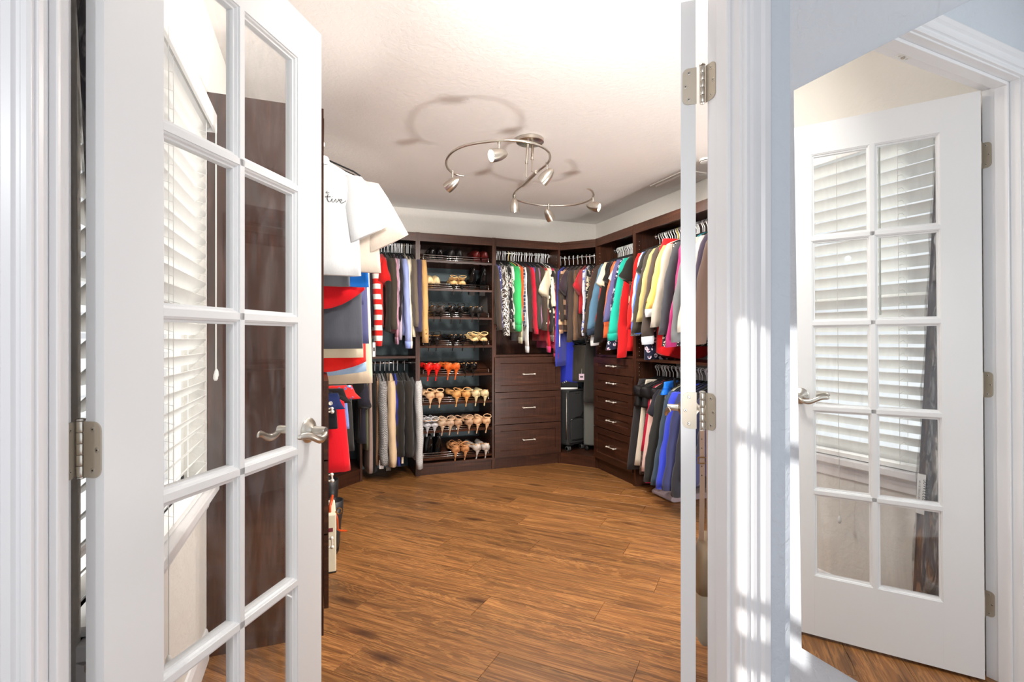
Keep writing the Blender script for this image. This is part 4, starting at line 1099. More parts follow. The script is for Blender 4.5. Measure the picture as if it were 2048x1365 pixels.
# C: above the five drawers on the right wall
row('above the five narrow drawers', 2.03, 2.61, 'right', [
 (1194, 662, 'blouse', 'blouse', 'dark brown fine blouse, farthest', (66, 52, 44), {'th': .030, 'sw_': .068}),
 (1200, 676, 'shirt', 'shirt', 'pale grey shirt with white cuff', (206, 208, 210), {'cuff': fab((232, 232, 230))}),
 (1205, 655, 'sweater', 'sweater', 'steel blue sweater with navy and red cuff', (86, 124, 150), {'th': .026, 'cuff': fab((40, 54, 74))}),
 (1210, 640, 'blouse', 'blouse', 'brick red blouse', (168, 50, 40), {}),
 (1213, 600, 'jacket', 'jacket', 'cream boxy short-sleeved jacket', (234, 222, 194), {'sl': 'short', 'slen': .27, 'th': .028, 'hw': .235}),
 (1216, 682, 'jacket', 'jacket', 'black velvet long jacket', (30, 26, 24), {'th': .026, 'hemc': (fab((222, 222, 224)), .03)}),
 (1220, 678, 'blouse', 'blouse', 'plum wine long blouse', (84, 40, 54), {}),
 (1224, 610, 'cardigan', 'cardigan', 'black cardigan with white trim', (34, 30, 30), {'sl': 'short', 'hemc': (fab((232, 230, 226)), .012), 'th': .022}),
 (1228, 672, 'blouse', 'blouse', 'bright coral orange blouse', (238, 112, 62), {'th': .018}),
 (1233, 625, 'cardigan', 'cardigan', 'taupe ribbed cardigan', ((128, 112, 100), 'stripes', (104, 90, 80)), {}),
 (1236, 600, 'shirt', 'shirt', 'white open-necked shirt on black hanger', (232, 228, 222), {'sl': 'short'}),
 (1241, 640, 'blouse', 'blouse', 'slate violet wide blouse', (92, 90, 134), {'th': .030, 'sw_': .068}),
 (1246, 696, 'blouse', 'blouse', 'navy blouse with white blossom sprigs', ((38, 40, 66), 'floral', (232, 228, 236), (214, 150, 180), .85, 1.2), {'th': .026, 'sw_': .066}),
 (1251, 664, 'blouse', 'blouse', 'turquoise silky blouse with gathered cuff', (26, 176, 152), {'th': .028, 'sw_': .066, 'cuff': fab((24, 168, 148))}),
 (1257, 712, 'blouse', 'blouse', 'scarlet blouse hanging lowest', (214, 24, 28), {}),
 (1262, 618, 'blouse', 'blouse', 'black and peach palm-leaf blouse', ((34, 34, 30), 'floral', (232, 190, 150), (40, 60, 44), .85, .5), {'sl': 'short', 'th': .024}),
], 'hangers above the five narrow drawers', 400, .017, (4.16, 3.625))
# D: long upper rod nearest the right door
row('on the upper rod near the right door', 2.045, 2.61, 'right', [
 (1277, 655, 'blouse', 'blouse', 'tomato red blouse, farthest', (216, 28, 26), {'th': .022}),
 (1282, 640, 'blouse', 'blouse', 'white blouse beside the tomato red one', (230, 228, 228), {}),
 (1286, 668, 'shirt', 'shirt', 'black and white tweed-pattern shirt', ((60, 62, 64), 'tweed', (190, 190, 190)), {}),
 (1290, 665, 'shirt', 'shirt', 'cornflower blue shirt', (76, 116, 208), {}),
 (1294, 660, 'blouse', 'blouse', 'magenta pink blouse', (216, 46, 96), {'th': .02}),
 (1299, 610, 'blouse', 'blouse', 'black ruffled short-sleeved blouse', (36, 32, 28), {'sl': 'short', 'th': .024}),
 (1303, 560, 'blouse', 'blouse', 'blue and violet flower-print blouse', ((92, 84, 200), 'floral', (232, 90, 110), (240, 230, 240), .85, .7), {'sl': 'short', 'th': .020}),
 (1308, 662, 'jacket', 'jacket', 'charcoal suit jacket beside khaki', (58, 52, 44), {'th': .034, 'sw_': .075}),
 (1314, 640, 'jacket', 'jacket', 'khaki olive blouse jacket', (174, 156, 104), {'th': .024, 'hook': ((232, 214, 90), 'yellow')}),
 (1320, 670, 'jacket', 'jacket', 'dark brown blazer with pale lining cuff', (68, 58, 52), {'th': .030, 'sw_': .068, 'cuff': fab((214, 222, 226))}),
 (1327, 600, 'blouse', 'blouse', 'purple and white zigzag-print blouse', ((226, 220, 236), 'scribble', (96, 64, 160), None, .85, 2), {'th': .02}),
 (1334, 615, 'jacket', 'jacket', 'mustard yellow jacket with brass buttons', (236, 190, 100), {'th': .032, 'sw_': .066, 'buttons': (3, brass), 'cuff': fab((226, 228, 232)), 'hook': ((240, 240, 238), 'white')}),
 (1343, 650, 'jacket', 'jacket', 'light stone grey blazer', (172, 162, 150), {'th': .036, 'sw_': .078, 'spread': .045}),
 (1350, 690, 'dress', 'dress', 'dark dress with small white dots', ((44, 42, 50), 'dots', (226, 220, 200), None, .85, 2.2), {'sl': None, 'hw': .25}),
 (1358, 665, 'jacket', 'jacket', 'charcoal grey blazer beside the stone one', (60, 60, 66), {'th': .034}),
 (1366, 690, 'blouse', 'blouse', 'berry magenta blouse', (168, 44, 104), {'th': .028}),
 (1376, 680, 'jacket', 'jacket', 'mid grey jacket behind the right door edge', (112, 114, 116), {'th': .036}),
 (1386, 660, 'coat', 'coat', 'pale stone coat behind the right door edge', (196, 190, 178), {'th': .036, 'hook': ((60, 160, 176), 'teal')}),
 (1396, 668, 'jacket', 'jacket', 'white-grey jacket between door and jamb', (204, 202, 198), {'th': .034}),
 (1405, 672, 'jacket', 'jacket', 'dark plum blazer between door and jamb', (66, 56, 74), {'th': .036}),
 (1416, 684, 'jacket', 'jacket', 'brown blazer with silver cuff buttons', (98, 78, 68), {'th': .042, 'sw_': .07, 'buttons': (3, nick)}),
], 'hangers on the upper rod near the right door', 500, .02, (3.53, 2.66))
# the round red hem and blue cuff under those clothes
garment('skirt', 'red skirt with a rounded hem below the blazers near the right door', 'skirt', (2.60, 3.22, 2.033), 0, .99, fab((214, 20, 26)), hw=.235, th=.05, sleeve=None, seed=601, flare=1.05, hem_curve=.05)
garment('dress', 'navy dress with blossom hem beside the red rounded skirt', 'dress', (2.60, 3.40, 2.033), 0, 1.0, fab((34, 36, 60), 'floral', (228, 224, 232), (214, 150, 180), .85, 1.2), hw=.22, th=.03, sleeve=None, seed=602)
# E: lower rod near the right door
row('on the lower rod near the right door', .97, 2.585, 'right', [
 (1250, 935, 'trousers', 'trousers', 'charcoal trousers folded over a hanger, farthest', (52, 50, 52), {'sl': None, 'th': .034, 'hw': .22}),
 (1262, 928, 'skirt', 'skirt', 'cream pencil skirt', (226, 216, 198), {'sl': None, 'th': .024, 'hw': .20}),
 (1270, 945, 'dress', 'dress', 'brown sequinned dress', ((76, 62, 58), 'dots', (150, 130, 120), None, .35, 4), {'sl': None, 'th': .028, 'hw': .20}),
 (1277, 900, 'dress', 'dress', 'raspberry red narrow dress', (186, 20, 58), {'sl': None, 'th': .02, 'hw': .20}),
 (1284, 940, 'dress', 'dress', 'pale pink dress with raspberry hem', (240, 204, 196), {'sl': None, 'th': .03, 'hw': .215, 'hemc': (fab((190, 30, 90)), .09)}),
 (1293, 940, 'dress', 'dress', 'butter cream dress', (234, 224, 188), {'sl': None, 'th': .028, 'hw': .21}),
 (1300, 830, 'blouse', 'blouse', 'black short-sleeved top with white piping', (30, 30, 40), {'sl': 'short', 'th': .024, 'hemc': (fab((232, 232, 232)), .006)}),
 (1309, 960, 'jacket', 'jacket', 'long black jacket with pale cream lining hem', (36, 36, 34), {'th': .042, 'sw_': .072, 'dz': .02}),
 (1316, 972, 'dress', 'dress', 'ivory long dress behind the black jacket', (236, 230, 204), {'sl': None, 'th': .05, 'hw': .235}),
 (1324, 962, 'dress', 'dress', 'slate blue long-sleeved dress', (62, 80, 98), {'th': .03}),
 (1334, 968, 'jacket', 'jacket', 'vivid royal blue long jacket', (58, 76, 214), {'th': .046, 'sw_': .074}),
 (1348, 970, 'jacket', 'jacket', 'navy blue coat before the royal blue jacket', (52, 56, 96), {'th': .056, 'sw_': .085, 'spread': .05}),
 (1362, 985, 'dress', 'dress', 'black long dress behind the right door edge', (38, 38, 46), {'th': .05}),
 (1380, 960, 'jacket', 'jacket', 'dark navy jacket behind the right door hinge', (44, 46, 76), {'th': .06}),
 (1402, 900, 'jacket', 'jacket', 'midnight blue jacket between door and jamb', (36, 38, 62), {'th': .06}),
], 'hangers on the lower rod near the right door', 700, .022, (3.53, 2.62))
# black velvety tops bunched over the shoulders of the lower rod clothes
for i, (px, lab) in enumerate(((3.50, 'black fluffy feathered wrap, farthest on the lower rod near the right door'), (3.40, 'black glossy draped wrap in the middle of the lower rod near the right door'), (3.28, 'black velvet wrap nearest the blue skirt on the lower rod'))):
    garment('wrap', lab, 'wrap', (2.57, px, .965), 0, .30, fab((22, 20, 22), None, (0, 0, 0), None, .6), hw=.215, th=.045, sleeve=('short', .10), seed=800+i, both=False, vis=-1, A=.022, spread=.0, sw_=.035, topz=-.075)
sk = garment('skirt', 'bright blue satin skirt clipped sideways to a black clip hanger', 'skirt', (2.44, 3.165, .985), .5, .19, fab((36, 122, 226), None, (0, 0, 0), None, .4), hw=.14, th=.024, sleeve=None, seed=810, topz=-.10)
m = MB(); m.box(-.012, -.032, -.145, .012, -.022, -.075); build('clip', m, M_BLACKP, sk)
# grey folded blanket under the lower rod
fo = empty('folded_blanket', (2.64, 3.22, 0)); tag(fo, 'folded mauve grey blanket on the floor below the navy coat', 'blanket')
for k in range(1):
    m = MB(); Rg = []
    for yy in (-.12, .12):
        Rg.append([Vector((x*(1-.02*k), yy, .004+.05*k+z)) for x, z in ((-.22, .0), (.18, .0), (.18, .046), (-.22, .046), (-.245, .036), (-.25, .023), (-.245, .010))])
    m.rings(Rg); build('fold', m, fab((150, 134, 140)), fo, bevel=.008)

# F: upper rod at the left end of the back wall
row('on the upper rod left of the shoes', 2.045, 4.705, 'back', [
 (752, 688, 'sweater', 'sweater', 'red and white striped flag sweater', ((214, 34, 30), 'bands', (240, 236, 228), None, .85, 1.0), {'th': .036, 'sw_': .06, 'spread': .05, 'dz': -.0}),
 (762, 652, 'dress', 'dress', 'poppy red dress behind the flag sweater', (222, 40, 30), {'sl': None, 'th': .03, 'hw': .25, 'flare': 1.15}),
 (769, 560, 'blouse', 'blouse', 'glossy red short-sleeved blouse', (206, 24, 24), {'sl': 'short', 'th': .034, 'slen': .22}),
 (775, 660, 'jacket', 'jacket', 'black jacket behind the brown-black one', (40, 36, 32), {'th': .024}),
 (784, 655, 'jacket', 'jacket', 'brown-black long tailored jacket', (66, 58, 48), {'th': .034, 'sw_': .075}),
 (792, 672, 'shirt', 'shirt', 'rose pink shirt with folded cuff', (206, 150, 170), {'th': .02, 'cuff': fab((196, 150, 176))}),
 (798, 676, 'shirt', 'shirt', 'pale mauve grey shirt', (182, 168, 186), {'th': .022}),
 (804, 655, 'blouse', 'blouse', 'black thin blouse among the pastel shirts', (36, 32, 34), {}),
 (810, 680, 'shirt', 'shirt', 'light blue shirt with wide folded cuff', (158, 172, 226), {'th': .026, 'cuff': fab((150, 168, 232))}),
 (816, 680, 'blouse', 'blouse', 'cream blouse with bell cuff', (232, 224, 204), {'th': .022, 'cuff': fab((238, 234, 222)), 'hook': ((226, 214, 190), 'beige')}),
 (823, 670, 'sweater', 'sweater', 'ivory knitted sweater', (226, 216, 190), {'th': .02}),
 (830, 650, 'jacket', 'jacket', 'taupe wool blazer', (106, 94, 80), {'th': .03, 'sw_': .068}),
 (840, 660, 'jacket', 'jacket', 'dark navy violet blazer', (62, 56, 82), {'th': .032, 'sw_': .07, 'spread': .06}),
 (849, 682, 'coat', 'coat', 'camel tan coat with cuff buttons', (208, 164, 104), {'th': .03, 'sw_': .06, 'spread': .035, 'buttons': (3, brass)}),
], 'hangers on the upper rod left of the shoes', 900, .018)
# G: lower rod at the left end of the back wall
row('on the lower rod left of the shoes', .985, 4.705, 'back', [
 (727, 885, 'dress', 'dress', 'dark navy dress with flared cap sleeve', (40, 38, 50), {'sl': 'short', 'th': .034, 'slen': .2}),
 (734, 900, 'trousers', 'trousers', 'olive green trousers', (112, 112, 86), {'sl': None, 'th': .02}),
 (741, 945, 'trousers', 'trousers', 'dusty taupe trousers', (164, 140, 130), {'sl': None, 'th': .024}),
 (748, 945, 'trousers', 'trousers', 'black trousers beside the checked jacket', (30, 27, 26), {'sl': None, 'th': .022}),
 (755, 930, 'dress', 'dress', 'caramel brown dress', (176, 136, 104), {'sl': None, 'th': .018}),
 (766, 922, 'jacket', 'jacket', 'black and white houndstooth jacket', ((96, 94, 96), 'tweed', (224, 222, 218)), {'th': .036, 'sw_': .075}),
 (776, 925, 'jacket', 'jacket', 'dark taupe jacket behind the peach coat', (84, 72, 64), {'th': .018}),
 (785, 925, 'coat', 'coat', 'light peach beige coat', (226, 196, 160), {'th': .036, 'sw_': .08}),
 (794, 925, 'blouse', 'blouse', 'royal blue blouse between dark jackets', (46, 60, 176), {'th': .022}),
 (802, 905, 'jacket', 'jacket', 'black long jacket beside the royal blue blouse', (40, 36, 32), {'th': .034, 'sw_': .075}),
 (817, 905, 'jacket', 'jacket', 'soft black blazer near the rod end', (48, 42, 38), {'th': .038, 'sw_': .08, 'spread': .05}),
 (838, 930, 'jacket', 'jacket', 'pale grey checked jacket at the rod end', ((178, 178, 178), 'tweed', (232, 230, 226)), {'th': .032, 'sw_': .062, 'spread': .04}),
], 'hangers on the lower rod left of the shoes', 1000, .02)
tagcard((X_at(763, 4.42), 4.42, .185), .035, .075, (236, 230, 226), 'white price tag with dark print below the houndstooth jacket', (40, 30, 36))
tagcard((X_at(777, 4.42), 4.42, .16), .04, .07, (70, 62, 56), 'dark grey price tag below the peach coat', (210, 205, 196))
tagcard((X_at(805, 4.42), 4.42, .25), .016, .11, (226, 206, 180), 'narrow beige tag hanging under the black long jacket')
tagcard((X_at(748, 4.40), 4.40, 1.17), .022, .12, (236, 224, 200), 'long cream tag hanging below the flag sweater', (60, 50, 46))

# H: near left rod (clothes face the camera)
def facing(name, cat, label, Y, pyb, pxr, col, sleeve=None, hw=.21, th=.016, cx=-.02, rodz=2.075, seed=0, **k):
    X = cx; d = depth(X+.1, Y); zb = CAMZ+(678-pyb)/FPX*d
    mat = fab(*col) if isinstance(col[0], tuple) else fab(col)
    xr = X_at(pxr, Y); w_ = max(.12, xr-cx)/1.03
    g = garment(name, label, cat, (cx, Y, rodz-.012), 0, rodz-.012-zb, mat, hw=w_, th=th, sleeve=sleeve, seed=seed, flare=1.03, both=True, **k)
    hanger((cx, Y, rodz), 0, HL('slim black', label), 'hangers on the near left rods'); return g
wt = facing('t_shirt', 't-shirt', 'oversized white t-shirt with black script lettering, nearest on the left', 2.40, 551, 722, (222, 224, 226), ('short', .25), seed=1101, th=.022, sw_=.062, spread=.04, A=.012, collar=fab((220, 222, 224)))
# lettering on the chest
lt = []
for st in ([(-.062, .030), (-.066, .010), (-.060, -.004), (-.052, .0)], [(-.075, .016), (-.052, .019)],
           [(-.052, .0), (-.046, .012), (-.047, .0), (-.042, -.004), (-.036, .003)], [(-.044, .020), (-.043, .0215)],
           [(-.036, .003), (-.031, .012), (-.029, -.003), (-.022, .004), (-.017, .012), (-.020, .012)],
           [(-.018, .010), (-.012, .004), (-.005, .009), (-.009, .013), (-.014, .006), (-.010, -.003), (0, -.001), (.012, .009)],
           [(-.066, .042), (-.071, .034), (-.058, .036)]):
    P = [Vector((x, z, 0)) for x, z in st]; lt.append([(p.x, p.y) for p in smooth_path(P, 4)])
lx, lz = .096, 1.80
def surf(x, z):
    X = lx+x; zz = lz+z
    return Vector((X+.02, -SURF_Y(X+.02, zz-2.063), zz-2.063))
R_ = random.Random(1101*131+17); _r = (R_.uniform(26, 44), R_.uniform(0, 6), R_.uniform(55, 80), R_.uniform(0, 6))
_w = max(.12, X_at(722, 2.40)+.02)/1.03; _L = 2.063-(CAMZ+(678-551)/FPX*depth(.08, 2.40))
def SURF_Y(x, z):
    k = min(1, (-.150-z)/(_L-.150)); w_ = _w*(.93+(1.03-.93)*k); h_ = .022*(.9+.35*k)
    c = min(1, abs(x)/w_)**(1/.75); s = math.sqrt(max(0, 1-c*c)); kk = max(0, min(1, (-.13-z)/(_L-.13)))
    return h_*s**.8-fold(x, z, _r, .012*(.25+.75*kk))+.0012
ribbon_word(lt, surf, ink, wt)
facing('t_shirt', 't-shirt', 'oversized pale beige t-shirt right behind the white one', 2.47, 543, 762, (206, 192, 178), ('short', .28), seed=1102, th=.02, sw_=.06, spread=.045, cx=.0)
facing('t_shirt', 't-shirt', 'heather grey t-shirt hem below the white t-shirt', 2.50, 573, 700, (112, 116, 122), ('short', .2), seed=1103, th=.016, spread=0)
facing('t_shirt', 't-shirt', 'bright azure blue t-shirt beside the grey hem', 2.54, 573, 738, (20, 112, 206), ('short', .2), seed=1104, th=.016, spread=0)
facing('blouse', 'blouse', 'bright red draped blouse below the azure t-shirt', 2.58, 622, 730, (222, 14, 26), ('short', .3), seed=1105, th=.02, hem_curve=.10, spread=0, A=.018)
facing('hoodie', 'hoodie', 'dark slate grey hooded top below the red blouse', 2.635, 698, 726, (70, 72, 80), ('long', .5), seed=1106, th=.028, A=.016, spread=-.02)
facing('shirt', 'shirt', 'slate violet polo shirt behind the dark hoodie', 2.685, 688, 738, (78, 80, 120), ('long', .55), seed=1107, th=.016, spread=-.01)
facing('blouse', 'blouse', 'cream blouse hem above the lower red top', 2.72, 716, 727, (226, 214, 186), None, seed=1108, th=.014)
facing('blouse', 'blouse', 'lower scarlet red glossy top with wavy hem', 2.76, 745, 733, (228, 28, 20), None, seed=1109, th=.022, hem_curve=.05, A=.016)
facing('shirt', 'shirt', 'pale blue shirt hem under the scarlet top', 2.80, 752, 733, (168, 200, 232), None, seed=1110, th=.014, hem_curve=.02)
facing('trousers', 'trousers', 'beige folded trousers behind the scarlet top', 2.90, 768, 745, (216, 196, 170), None, seed=1111, th=.02, rodz=2.05, cx=0)
facing('dress', 'dress', 'black dress behind the pale blue shirt', 2.95, 742, 738, (34, 30, 32), None, seed=1112, th=.02, rodz=2.05)
# I: lower left rod
def low(name, cat, label, Y, pyt, pyb, pxr, col, seed, hw=None, **k):
    cx = -.05; d = depth(cx+.1, Y); rz_ = 1.0; zb = CAMZ+(678-pyb)/FPX*d
    mat = fab(*col) if isinstance(col[0], tuple) else fab(col); w_ = max(.1, X_at(pxr, Y)-cx)/1.04
    g = garment(name, label, cat, (cx, Y, rz_-.012), 0, rz_-.012-zb, mat, hw=w_, sleeve=None, seed=seed, flare=k.pop('flare', 1.0), **({'th': .018} | k))
    hanger((cx, Y, rz_), 0, HL('slim black', label), 'hangers on the lower left rod'); return g
g = low('shorts', 'shorts', 'navy shorts with a white round button on the lower left rod', 2.95, 750, 778, 693, (42, 56, 108), 1201, th=.02)
q = Vector((0, -1, 0)).to_track_quat('Z', 'Y').to_matrix().to_4x4(); q.translation = Vector((X_at(661, 2.93)+.05, -.0235, -.135))
m = MB(q); m.lathe([(.011, -.004), (.011, .001), (.0085, .003), (.008, .002)], 18); build('button', m, pearl, g, True)
low('trousers', 'trousers', 'black slanting trousers in front of the crimson dress', 3.02, 775, 858, 678, (22, 21, 26), 1202)
low('blouse', 'blouse', 'teal blouse edge behind the near drawer handle', 3.06, 815, 842, 662, (30, 120, 128), 1206)
low('dress', 'dress', 'long crimson red dress on the lower left rod', 3.12, 790, 944, 696, (220, 10, 30), 1203, th=.03, flare=1.12)
low('trousers', 'trousers', 'black cropped trousers beside the crimson dress', 3.22, 760, 800, 706, (30, 27, 28), 1204)
low('dress', 'dress', 'pale blue and green slim dress behind the crimson dress', 3.3, 800, 860, 702, (126, 146, 214), 1205)
low('skirt', 'skirt', 'red flower-print short skirt on the lower left rod', 3.42, 760, 782, 727, ((216, 40, 36), 'floral', (60, 120, 170), (240, 200, 190)), 1207)
low('trousers', 'trousers', 'dark grey trousers behind the flower-print skirt', 3.55, 760, 905, 712, (48, 46, 44), 1208)

# J: corner left things on the platform, mostly in shadow
def boot(name, label, loc, rz, h, col, rough=.35, sc=1.0):
    t = empty(name, loc, rz); tag(t, label, 'boot')
    m = MB(); Rg = []
    for z, w_, y0, y1 in ((.018, .036, -.11, .16), (.04, .040, -.11, .155), (.07, .038, -.10, .10), (.11, .038, -.095, .02), (.16, .040, -.095, .005), (h*.7, .050, -.10, .015), (h, .054, -.105, .02), (h, .049, -.10, .015), (h-.03, .047, -.098, .012)):
        Rg.append([Vector((w_*math.cos(a), (y0+y1)/2+(y1-y0)/2*math.sin(a), z)) for a in [2*PI*j/20 for j in range(20)]])
    m.rings(Rg, cap1=True); build('shaft', m, plain('boot_leather_%d' % col[0], col, rough), t, True)
    m = MB(); Rg = []
    for z in (.0, .018):
        Rg.append([Vector((.040*math.cos(a)*(1 if math.sin(a) > -.2 else .85), .025+.138*math.sin(a), z)) for a in [2*PI*j/20 for j in range(20)]])
    m.rings(Rg); build('sole', m, M_BLACKP, t); t.scale = (sc,)*3; return t
boot('boot', 'black boot on the shadowed corner platform, nearer the crimson dress', (.02, 4.36, .1045), 2.4, .30, (20, 18, 18))
boot('boot', 'second black boot farther right on the shadowed corner platform', (.13, 4.46, .1045), 2.2, .30, (20, 18, 18))
# dark clothes filling the left corner
for i, (x, y, L, col, lab) in enumerate((( .20, 4.60, 1.3, (26, 22, 24), 'black long gown in the back left corner'), (.10, 4.50, 1.25, (38, 28, 24), 'dark brown long coat in the back left corner'),
        (-.02, 4.40, 1.3, (24, 22, 22), 'black long coat in the back left corner'), (.27, 4.66, .95, (44, 40, 52), 'dark navy dress in the back left corner'), (-.12, 4.29, 1.2, (60, 24, 28), 'burgundy gown in the back left corner'))):
    garment('dress', lab, 'dress', (x, y, 1.988), math.radians(41)+PI/2, L, fab(col), hw=.2, th=.03, sleeve=('long', .55) if i % 2 else None, seed=1300+i, vis=-1, both=False)
    hanger((x, y, 2.0), math.radians(41)+PI/2, HL('slim black', lab), 'hangers in the back left corner')

# floor: boots and cream bag beside the near left cabinet
boot('boot', 'tall black rubber boot standing behind the cream bag', (.070, 3.10, 0), 2.9, .30, (38, 38, 40), .4, .9)
boot('boot', 'second tall black boot, farther behind the cream bag', (.060, 3.30, 0), 3.3, .34, (30, 30, 32), .45)
hb = empty('handbag', (.048, 2.93, 0)); tag(hb, 'slim cream handbag with orange leather strap standing against the left cabinet', 'handbag')
m = MB(); m.box(-.03, -.14, .004, .030, .12, .30); build('body', m, fab((232, 222, 196)), hb, bevel=.006)
m = MB(); m.box(-.031, -.141, .0, .031, .121, .008); build('base', m, M_BLACKP, hb, bevel=.003)
m = MB(); m.box(-.02, -.1415, .212, .014, -.1401, .232); build('patch', m, plain('maroon_patch', (120, 44, 54), .5), hb)
org = plain('orange_leather', (196, 72, 24), .4)
m = MB(); m.tube([(0, -.10, .29), (0, -.10, .33), (.01, -.06, .35), (.015, .02, .35), (.01, .06, .33), (.01, .08, .29)], .007, 8); build('carry_handle', m, org, hb, True)
m = MB(); m.tube([(.026, -.10, .30), (.037, -.10, .26), (.040, -.08, .20), (.050, -.06, .185), (.085, -.05, .175)], .0055, 6); build('strap', m, org, hb, True)
m = MB(); m.tube([(.045+.013*math.cos(a), -.11, .305+.016*math.sin(a)) for a in [2*PI*j/12 for j in range(13)]], .003, 6); m.tube([(.028, -.11, .30), (.036, -.11, .303)], .003, 6); build('ring', m, brass, hb, True)

extra_hangers(16, ((1.54, 4.705), (2.13, 4.705)), 2.03, PI/2, 'above the three wide drawers', 'hangers above the three wide drawers')
extra_hangers(14, ((2.61, 4.16), (2.61, 3.63)), 2.03, 0, 'above the five narrow drawers', 'hangers above the five narrow drawers')
extra_hangers(16, ((2.61, 3.52), (2.61, 2.80)), 2.045, 0, 'on the upper rod near the right door', 'hangers on the upper rod near the right door')
extra_hangers(16, ((2.585, 3.52), (2.585, 2.80)), .97, 0, 'on the lower rod near the right door', 'hangers on the lower rod near the right door')
extra_hangers(8, ((.55, 4.705), (.77, 4.705)), 2.045, PI/2, 'on the upper rod left of the shoes', 'hangers on the upper rod left of the shoes')

# ------------------------------------------------------------------ luggage in the right corner
sc_ = empty('suitcase', (2.335, 4.615, .1045), math.radians(18)); tag(sc_, 'black soft upright suitcase on spinner wheels in the right corner cabinet', 'suitcase')
blk = fab((52, 52, 52), None, (0, 0, 0), None, .7)
m = MB(); m.box(-.125, -.10, .055, .125, .10, .60); build('body', m, blk, sc_, bevel=.022)
m = MB(); 
def rrect_path(x0, z0, x1, z1, r, y): 
    P = []
    for cx_, cz_, a0 in ((x1-r, z1-r, 0), (x0+r, z1-r, 90), (x0+r, z0+r, 180), (x1-r, z0+r, 270)):
        for i in range(5): a = math.radians(a0+i*22.5); P.append((cx_+r*math.cos(a), y, cz_+r*math.sin(a)))
    return P+[P[0]]
m.tube(rrect_path(-.112, .075, .112, .585, .03, -.1005), .004, 6); build('piping', m, M_BLACKP, sc_, True)
m = MB(); m.tube(rrect_path(-.09, .10, .10, .32, .05, -.104), .0035, 6); m.tube([(-.10, -.103, .30), (-.02, -.106, .325), (.05, -.106, .33), (.105, -.103, .39)], .004, 6); build('pocket_seam', m, M_BLACKP, sc_, True)
m = MB(); m.box(-.085, -.108, .11, .095, -.099, .30); build('front_pocket', m, blk, sc_, bevel=.012)
m = MB(); m.box(-.02, -.1035, .555, .03, -.1, .565); build('logo_plate', m, M_NICK, sc_)
m = MB(); m.tube([(-.132, -.09, .57), (-.137, -.095, .45), (-.137, -.095, .25), (-.132, -.09, .12)], .0045, 6); build('edge_bumper', m, M_NICK, sc_, True)
m = MB(); m.tube([(-.05, 0, .60), (-.045, 0, .622), (.045, 0, .622), (.05, 0, .60)], .009, 8); build('carry_handle', m, M_BLACKP, sc_, True)
for x in (-.095, .095):
    for y in (-.075, .075):
        wh = empty('wheel'); wh.parent = sc_; wh.location = (x, y, 0)
        m = MB(); m.box(-.012, -.014, .038, .012, .014, .058); o = build('fork', m, M_BLACKP, wh)
        for dx in (-.013, .013):
            q = Matrix.Translation((dx, 0, .025)) @ Matrix.Rotation(PI/2, 4, 'Y')
            m = MB(q); m.lathe([(.012, -.007), (.022, -.008), (.025, -.004), (.025, .004), (.022, .008), (.012, .007)], 20); build('tyre', m, plain('tyre_grey', (60, 60, 60), .5), wh, True)
            m = MB(q); m.lathe([(.004, -.0088), (.014, -.0085), (.014, .0085), (.004, .0088)], 12); build('rim', m, M_CHROME, wh)
hs = empty('suitcase', (2.565, 4.50, .1045), math.radians(48)); tag(hs, 'dark grey ribbed hard-shell suitcase right of the black soft one', 'suitcase')
gry = plain('shell_grey', (104, 108, 104), .35)
m = MB(); m.box(-.11, -.10, .05, .11, .10, .56); build('shell', m, gry, hs, bevel=.02)
for k in range(22):
    z = .085+k*.0205
    m = MB(); m.box(-.104, -.106, z, .104, -.098, z+.010); build('rib', m, gry, hs, bevel=.003)
m = MB(); m.box(-.09, -.108, .13, -.05, -.104, .21); build('latch_plate', m, M_NICK, hs, bevel=.002)
for x in (-.085, .085):
    for y in (-.07, .07):
        m = MB(Matrix.Translation((x, y, .022)) @ Matrix.Rotation(PI/2, 4, 'Y')); m.lathe([(.01, -.010), (.022, -.008), (.022, .008), (.01, .010)], 16); build('wheel', m, M_BLACKP, hs, True)
        m = MB(); m.box(x-.011, y-.012, .036, x+.011, y+.012, .056); build('wheel_fork', m, M_BLACKP, hs)
# sneaker on top of the black suitcase
sn = empty('sneaker', (2.275, 4.57, .706), math.radians(75)); tag(sn, 'black and white low sneaker lying on top of the black suitcase', 'shoe')
m = MB(); Rg = []
for i in range(12):
    k = i/11; y = -.11+.24*k; w_ = (.034+.008*math.sin(k*PI))*(1 if k < .75 else math.sqrt(max(.03, 1-((k-.75)/.27)**2)))
    hh_ = .062 if k < .35 else .062-.032*((k-.35)/.65)
    Rg.append([Vector((w_*math.cos(a), y, .018+max(0, math.sin(a))*hh_)) for a in [2*PI*j/14 for j in range(14)]])
m.rings(Rg); build('upper', m, fab((28, 28, 30)), sn, True)
m = MB(); m.rings([[Vector(((.038*math.cos(a)), .01+.125*math.sin(a), z)) for a in [2*PI*j/22 for j in range(22)]] for z in (0, .02)]); build('sole', m, M_WHITEP, sn)
m = MB()
for k in range(4): y = .0+k*.018; m.tube([(-.022, y, .072-k*.007), (0, y+.004, .080-k*.008), (.022, y, .072-k*.007)], .0028, 5)
build('laces', m, M_WHITEP, sn, True)
